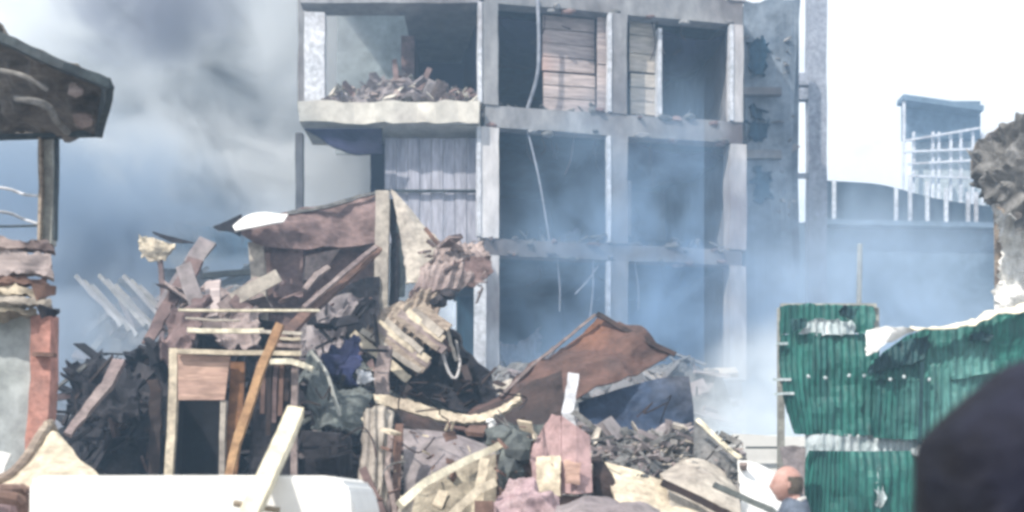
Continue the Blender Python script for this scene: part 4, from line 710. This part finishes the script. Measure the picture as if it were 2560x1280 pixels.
one('dark_scrap', 'dark upright scrap above the distant person at the fence foot', 'scrap', patch([R((1948, 1118, 11.6), (1985, 1114, 11.6), (2014, 1120, 11.6)), R((1958, 1160, 11.6), (1985, 1170, 11.6), (2012, 1165, 11.6)), R((1958, 1550, 11.6), (1985, 1550, 11.6), (2012, 1550, 11.6))], 10, 16, .03, .04, 4), 'greypanel')

for nm, lab, n, xa, xb, ya, yb, Ya, Yb_, a0, b0, m in (
        ('wood_splinters', 'pale splinters scattered over the middle foreground boards', 34, 890, 1490, 1060, 1270, 9.4, 10.6, .03, .30, 'creamwood'),
        ('wood_splinters', 'brown splinters scattered over the middle foreground boards', 44, 890, 1490, 1050, 1270, 9.4, 10.8, .03, .28, 'brownwood'),
        ('ash_scraps', 'grey scraps strewn on the right foreground sheets', 50, 1480, 1870, 1090, 1200, 9.8, 10.6, .03, .22, 'chargrey'),
        ('pale_scraps', 'pale scraps strewn on the right foreground sheets', 18, 1480, 1870, 1090, 1170, 10, 10.6, .03, .2, 'mauvepale'),
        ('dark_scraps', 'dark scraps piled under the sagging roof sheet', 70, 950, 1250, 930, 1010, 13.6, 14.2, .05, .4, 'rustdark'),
        ('shack_scraps', 'brown scraps stuck on the shack wall', 22, 650, 940, 700, 900, 15.3, 16.0, .05, .4, 'mauve'),
        ('shack_scraps', 'dark scraps between the shack and the blue cloth', 80, 760, 940, 760, 1000, 13.2, 14.4, .05, .5, 'char')):
    tag(obj(nm, fragments(lambda: P(random.uniform(xa, xb), random.uniform(ya, yb), random.uniform(Ya, Yb_)), n, a0, b0), m), lab, 'debris', kind='stuff')
for k in range(24):
    x = random.uniform(780, 1720); y = random.uniform(960, 1230); Yw = random.uniform(9.3, 11.5)
    p = [P(x, y, Yw)]
    for q in range(3): x += random.uniform(-45, 60); y += random.uniform(-40, 45); p.append(P(x, y, Yw + random.uniform(-.2, .2)))
    one('bent_wire', 'thin bent rusty wire poking out of the central rubble', 'wire', tube(p, .008, 5, 5), random.choice(('rustdark', 'char', 'tinpale')), 'bent wires in the central rubble')

# ------------------------------------------------------------------ people
def skinmesh(verts, edges, radii, sub=2):
    me = bpy.data.meshes.new('tmp'); me.from_pydata([Vector(v) for v in verts], edges, []); o = bpy.data.objects.new('tmp', me); C.objects.link(o)
    o.modifiers.new('s', 'SKIN'); m = o.modifiers.new('u', 'SUBSURF'); m.levels = sub; m.render_levels = sub
    for i, r in enumerate(radii):
        sv = me.skin_vertices[0].data[i]; sv.radius = r if isinstance(r, tuple) else (r, r); sv.use_root = (i == 0)
    dg = bpy.context.evaluated_depsgraph_get(); em = bpy.data.meshes.new_from_object(o.evaluated_get(dg))
    bm = bmesh.new(); bm.from_mesh(em); bpy.data.objects.remove(o); return bm
def blobmesh(verts, edges, radii, vox=.016, k=1):
    bm = bmesh.new()
    for a_, b_ in edges:
        pa, pb = Vector(verts[a_]), Vector(verts[b_]); ra, rb = radii[a_], radii[b_]
        ra = ra if isinstance(ra, tuple) else (ra, ra); rb = rb if isinstance(rb, tuple) else (rb, rb)
        n_ = max(2, int((pb - pa).length / .018))
        for i in range(n_ + 1):
            t = i / n_; c = pa.lerp(pb, t); rx = ra[0] + (rb[0] - ra[0]) * t; ry = ra[1] + (rb[1] - ra[1]) * t
            for v in bmesh.ops.create_icosphere(bm, subdivisions=2, radius=1)['verts']:
                v.co = Vector((c.x + v.co.x * rx, c.y + v.co.y * ry, c.z + v.co.z * min(rx, ry))) * k
    me = bpy.data.meshes.new('tmp'); bm.to_mesh(me); bm.free(); o = bpy.data.objects.new('tmp', me); C.objects.link(o)
    m = o.modifiers.new('r', 'REMESH'); m.mode = 'VOXEL'; m.voxel_size = vox
    m = o.modifiers.new('s', 'SMOOTH'); m.iterations = 6; m.factor = .6
    dg = bpy.context.evaluated_depsgraph_get(); em = bpy.data.meshes.new_from_object(o.evaluated_get(dg))
    bm = bmesh.new(); bm.from_mesh(em); bpy.data.objects.remove(o); return bm
def head_bm(c, s):
    """head facing +X in local frame, centre c, height s"""
    bm = bmesh.new(); bmesh.ops.create_uvsphere(bm, u_segments=40, v_segments=28, radius=.5)
    for v in bm.verts:
        x, y, z = v.co * 2
        f = max(0, x)
        wz = 1 - .25 * max(0, -z) ** 1.3                       # jaw narrows
        X = x * .41 * (1 - .12 * max(0, -z) * (x < 0)); Y = y * .33 * wz; Z = z * .5
        nose = math.exp(-(y / .16) ** 2 - ((z + .12) / .20) ** 2) * (x > 0); X += .085 * nose
        brow = math.exp(-((z - .18) / .10) ** 2 - (y / .5) ** 2) * (x > 0); X += .018 * brow
        for sy in (-1, 1): X -= .04 * math.exp(-((y - sy * .36) / .16) ** 2 - ((z - .03) / .11) ** 2) * (x > 0)
        X += .03 * math.exp(-(y / .28) ** 2 - ((z + .47) / .07) ** 2) * (x > 0)      # lips
        X += .05 * math.exp(-(y / .3) ** 2 - ((z + .85) / .16) ** 2) * (x > 0)       # chin
        v.co = Vector((X, Y, Z)) * s
    for sy in (-1, 1):
        e_ = bmesh.ops.create_uvsphere(bm, u_segments=12, v_segments=8, radius=1)['verts']
        for v in e_: v.co = Vector((v.co.x * .055 - .03, v.co.y * .03 + sy * .345, v.co.z * .10 - .02)) * s
    bmesh.ops.translate(bm, verts=bm.verts, vec=Vector(c)); return bm
def person(name_label, loc, rz, H, jm, hairm=True, bald=False, turtle=0):
    t = thing('person', name_label, 'person', loc); k = H / 1.75
    def S3(p): return Vector(p) * k
    rot = Matrix.Rotation(rz, 4, 'Z')
    def tr(bm):
        bmesh.ops.transform(bm, matrix=Matrix.Translation(loc) @ rot, verts=bm.verts); return bm
    # body: one continuous skinned figure incl. neck, arms, legs (facing +X)
    v = [(0, 0, .95), (0, 0, 1.15), (0, 0, 1.36), (0, 0, 1.45), (.01, 0, 1.54), (.02, 0, 1.60)]
    r = [(.11, .13), (.10, .12), (.10, .13), (.07, .08), .056, .05]
    e_ = [(0, 1), (1, 2), (2, 3), (3, 4), (4, 5)]
    for sy in (-1, 1):
        b = len(v); v += [(0, sy * .175, 1.365), (-.02, sy * .235, 1.12), (.10, sy * .22, .90), (.16, sy * .215, .84)]; r += [.045, .042, .034, .034]
        e_ += [(2, b), (b, b + 1), (b + 1, b + 2), (b + 2, b + 3)]
        for q in range(4):
            f = len(v); oy = (q - 1.5) * .02
            v += [(.185, sy * .215 + oy, .80), (.20, sy * .215 + oy, .765), (.19, sy * .215 + oy, .735 - .004 * (q % 2))]; r += [.010, .009, .008]; e_ += [(b + 3, f), (f, f + 1), (f + 1, f + 2)]
        f = len(v); v += [(.19, sy * .18, .82), (.21, sy * .17, .79)]; r += [.011, .009]; e_ += [(b + 3, f), (f, f + 1)]
        f = len(v); v += [(0, sy * .09, .88), (.02, sy * .10, .50), (-.02, sy * .10, .10), (.10, sy * .11, .05)]; r += [.09, .062, .042, .035]
        e_ += [(0, f), (f, f + 1), (f + 1, f + 2), (f + 2, f + 3)]
    bm = skinmesh([S3(p) for p in v], e_, [tuple(x * k for x in q) if isinstance(q, tuple) else q * k for q in r])
    hb = head_bm(S3((.045, 0, 1.655 - turtle)), .225 * k * (1.08 if turtle else 1))
    body = obj('body', tr(bmj(bm, hb)), 'skin', t, True)
    jv = [(0, 0, .90), (0, 0, 1.15), (0, 0, 1.34), (0, 0, 1.43), (.005, 0, 1.50)]; jr = [(.15, .175), (.135, .165), (.135, .165), (.10, .12), (.075, .08)]; je = [(0, 1), (1, 2), (2, 3), (3, 4)]
    for sy in (-1, 1):
        b = len(jv); jv += [(0, sy * .11, 1.43), (0, sy * .185, 1.375), (-.02, sy * .235, 1.12), (.09, sy * .222, .915)]; jr += [.085, .078, .07, .052]; je += [(2, b), (b, b + 1), (b + 1, b + 2), (b + 2, b + 3)]
    jb = blobmesh(jv, je, jr, .014, k)
    for q in jb.verts: q.co += noise.noise_vector(q.co * 7) * .022
    obj('jacket', tr(jb), jm, t, True)
    tv = [(0, 0, .96), (0, 0, .90)]; trr = [(.14, .165), (.14, .16)]; te = [(0, 1)]
    for sy in (-1, 1):
        b = len(tv); tv += [(0, sy * .09, .84), (.02, sy * .10, .50), (-.02, sy * .10, .09)]; trr += [.105, .08, .065]; te += [(1, b), (b, b + 1), (b + 1, b + 2)]
    obj('trousers', tr(skinmesh([S3(p) for p in tv], te, [tuple(x * k for x in q) if isinstance(q, tuple) else q * k for q in trr])), 'trousers', t, True)
    for sy in (-1, 1):
        sb = bmesh.new(); bmesh.ops.create_uvsphere(sb, u_segments=16, v_segments=10, radius=1)
        for q in sb.verts: q.co = S3((q.co.x * .14 + .05, q.co.y * .052 + sy * .105, max(q.co.z, -.8) * .055 + .045))
        obj('shoe', tr(sb), 'shoe', t, True)
    hbm = bmesh.new(); bmesh.ops.create_uvsphere(hbm, u_segments=36, v_segments=24, radius=1)
    thr = .55 if bald else .15
    dl = [q for q in hbm.verts if (q.co.z < thr - .9 * max(0, -q.co.x) + (.5 * q.co.x if q.co.x > 0 else 0))]
    bmesh.ops.delete(hbm, geom=dl, context='VERTS')
    for q in hbm.verts:
        n_ = 1.04 + .03 * noise.noise(q.co * 9)
        q.co = S3((.045 + q.co.x * .0925 * n_, q.co.y * .075 * n_, 1.655 + q.co.z * .1135 * n_))
    if bald:
        bmesh.ops.delete(hbm, geom=[q for q in hbm.verts if q.co.z > 1e9], context='VERTS')
        hbm.free(); hbm = bmesh.new(); bmesh.ops.create_uvsphere(hbm, u_segments=36, v_segments=24, radius=1)
        bmesh.ops.delete(hbm, geom=[q for q in hbm.verts if q.co.x > .12 or q.co.z > .42 or q.co.z < -.5], context='VERTS')
        for q in hbm.verts:
            n_ = 1.08 + .05 * noise.noise(q.co * 7)
            q.co = S3((.045 + q.co.x * .0975 * n_, q.co.y * .080 * n_, 1.655 - turtle + q.co.z * .122 * n_))
        obj('hair', tr(hbm), 'hairgrey', t, True)
        cb = blobmesh([(-.03, -.05, 1.50), (.04, -.045, 1.475), (.075, 0, 1.46), (.04, .045, 1.475), (-.03, .05, 1.50), (-.06, 0, 1.51)], [(0, 1), (1, 2), (2, 3), (3, 4), (4, 5), (5, 0)], [.022] * 6, .008, k)
        obj('collar', tr(cb), 'whitestain', t, True)
    else: obj('hair', tr(hbm), 'hair', t, True)
    return t
pn = P(2796, HY, 1.33); person('person in a dark jacket seen from behind at the lower right corner', Vector((pn.x, pn.y, 0)), rad(95), 1.70, 'jacket')
pf = P(1986, HY, 6.3); person('distant person in a blue grey shirt looking left beside the green fence', Vector((pf.x, pf.y, 0)), rad(168), 1.515, 'shirt', bald=True, turtle=.05)

# ------------------------------------------------------------------ haze and smoke
def vol(name, c0, c1, dens, col, aniso=0, noise_scale=None, lo=.45, hi=.65, soft=True, label=None, stretch=(1, 1, 1), shape=None, edge=.35):
    b = box(c0, c1)
    o = obj(name, b, 'white'); o.data.materials.clear()
    m = bpy.data.materials.new(name); m.use_nodes = True; t = m.node_tree; t.nodes.clear()
    out = t.nodes.new('ShaderNodeOutputMaterial'); pv = t.nodes.new('ShaderNodeVolumePrincipled')
    pv.inputs['Color'].default_value = (*col, 1); pv.inputs['Density'].default_value = dens; pv.inputs['Anisotropy'].default_value = aniso
    t.links.new(pv.outputs[0], out.inputs['Volume'])
    if noise_scale:
        tcn = t.nodes.new('ShaderNodeTexCoord')
        mpn = t.nodes.new('ShaderNodeMapping'); mpn.inputs['Scale'].default_value = stretch; t.links.new(tcn.outputs['Object'], mpn.inputs[0])
        n1 = t.nodes.new('ShaderNodeTexNoise'); n1.inputs['Scale'].default_value = noise_scale; n1.inputs['Detail'].default_value = 5; n1.inputs['Roughness'].default_value = .6; n1.inputs['Distortion'].default_value = .5
        t.links.new(mpn.outputs[0], n1.inputs[0])
        mr = t.nodes.new('ShaderNodeMapRange'); mr.inputs[1].default_value = lo; mr.inputs[2].default_value = hi; t.links.new(n1.outputs[0], mr.inputs[0])
        # soft fall-off to nothing at the sides of the domain
        g1 = t.nodes.new('ShaderNodeVectorMath'); g1.operation = 'SUBTRACT'; g1.inputs[1].default_value = (.5, .5, .5); t.links.new(tcn.outputs['Generated'], g1.inputs[0])
        ln = t.nodes.new('ShaderNodeVectorMath'); ln.operation = 'LENGTH'; t.links.new(g1.outputs[0], ln.inputs[0])
        fo = t.nodes.new('ShaderNodeMapRange'); fo.inputs[1].default_value = .5; fo.inputs[2].default_value = .5 - edge; t.links.new(ln.outputs['Value'], fo.inputs[0])
        mu = t.nodes.new('ShaderNodeMath'); mu.operation = 'MULTIPLY'; t.links.new(mr.outputs[0], mu.inputs[0]); t.links.new(fo.outputs[0], mu.inputs[1])
        m2 = t.nodes.new('ShaderNodeMath'); m2.operation = 'MULTIPLY'; m2.inputs[1].default_value = dens; t.links.new(mu.outputs[0], m2.inputs[0])
        t.links.new(m2.outputs[0], pv.inputs['Density'])
    o.data.materials.append(m)
    if label: tag(o, label, 'smoke')
    return tag(o, kind='stuff')
vol('haze', (-120, -8, -1.5), (130, 120, 24.5), .0048, (.46, .70, .99))
# big plume on the left
vol('smoke', (-25, 25.5, -1.2), (0.5, 38, 24.2), 3.0, (.94, .965, .985), 0, .30, .44, .52, label='huge pale smoke plume billowing left of the burnt building')
vol('smoke', (-9.9, 21.5, 10.2), (-5.4, 24.5, 13.4), 2.8, (.46, .49, .56), 0, .5, .40, .52, label='small dark grey smoke puff at the top left of the sky')
vol('smoke', (-17, 18, -1.5), (-3.5, 26, 9.8), 2.2, (.40, .50, .62), 0, .42, .40, .53, label='low bluish smoke drifting over the left debris')
vol('smoke', (-16, 12.5, -1), (-3.5, 19, 6.0), .8, (.62, .72, .84), 0, .6, .42, .56, label='thin smoke in front of the left rafters')
vol('smoke', (2.2, 14.2, -.5), (6.2, 19, 4.2), 1.5, (.88, .94, .99), 0, .8, .40, .54, label='dense white smoke rising between the rusty sheet and the green fence')
vol('smoke', (3.5, 20, 0), (12, 30, 9), .36, (.60, .74, .90), 0, .5, .42, .55, label='white blue smoke rising right of the burnt building')
vol('smoke', (-1.5, 20, -1), (7.5, 32, 11.5), .40, (.46, .66, .90), 0, .7, .44, .58, label='thin smoke seeping through the lower floors')
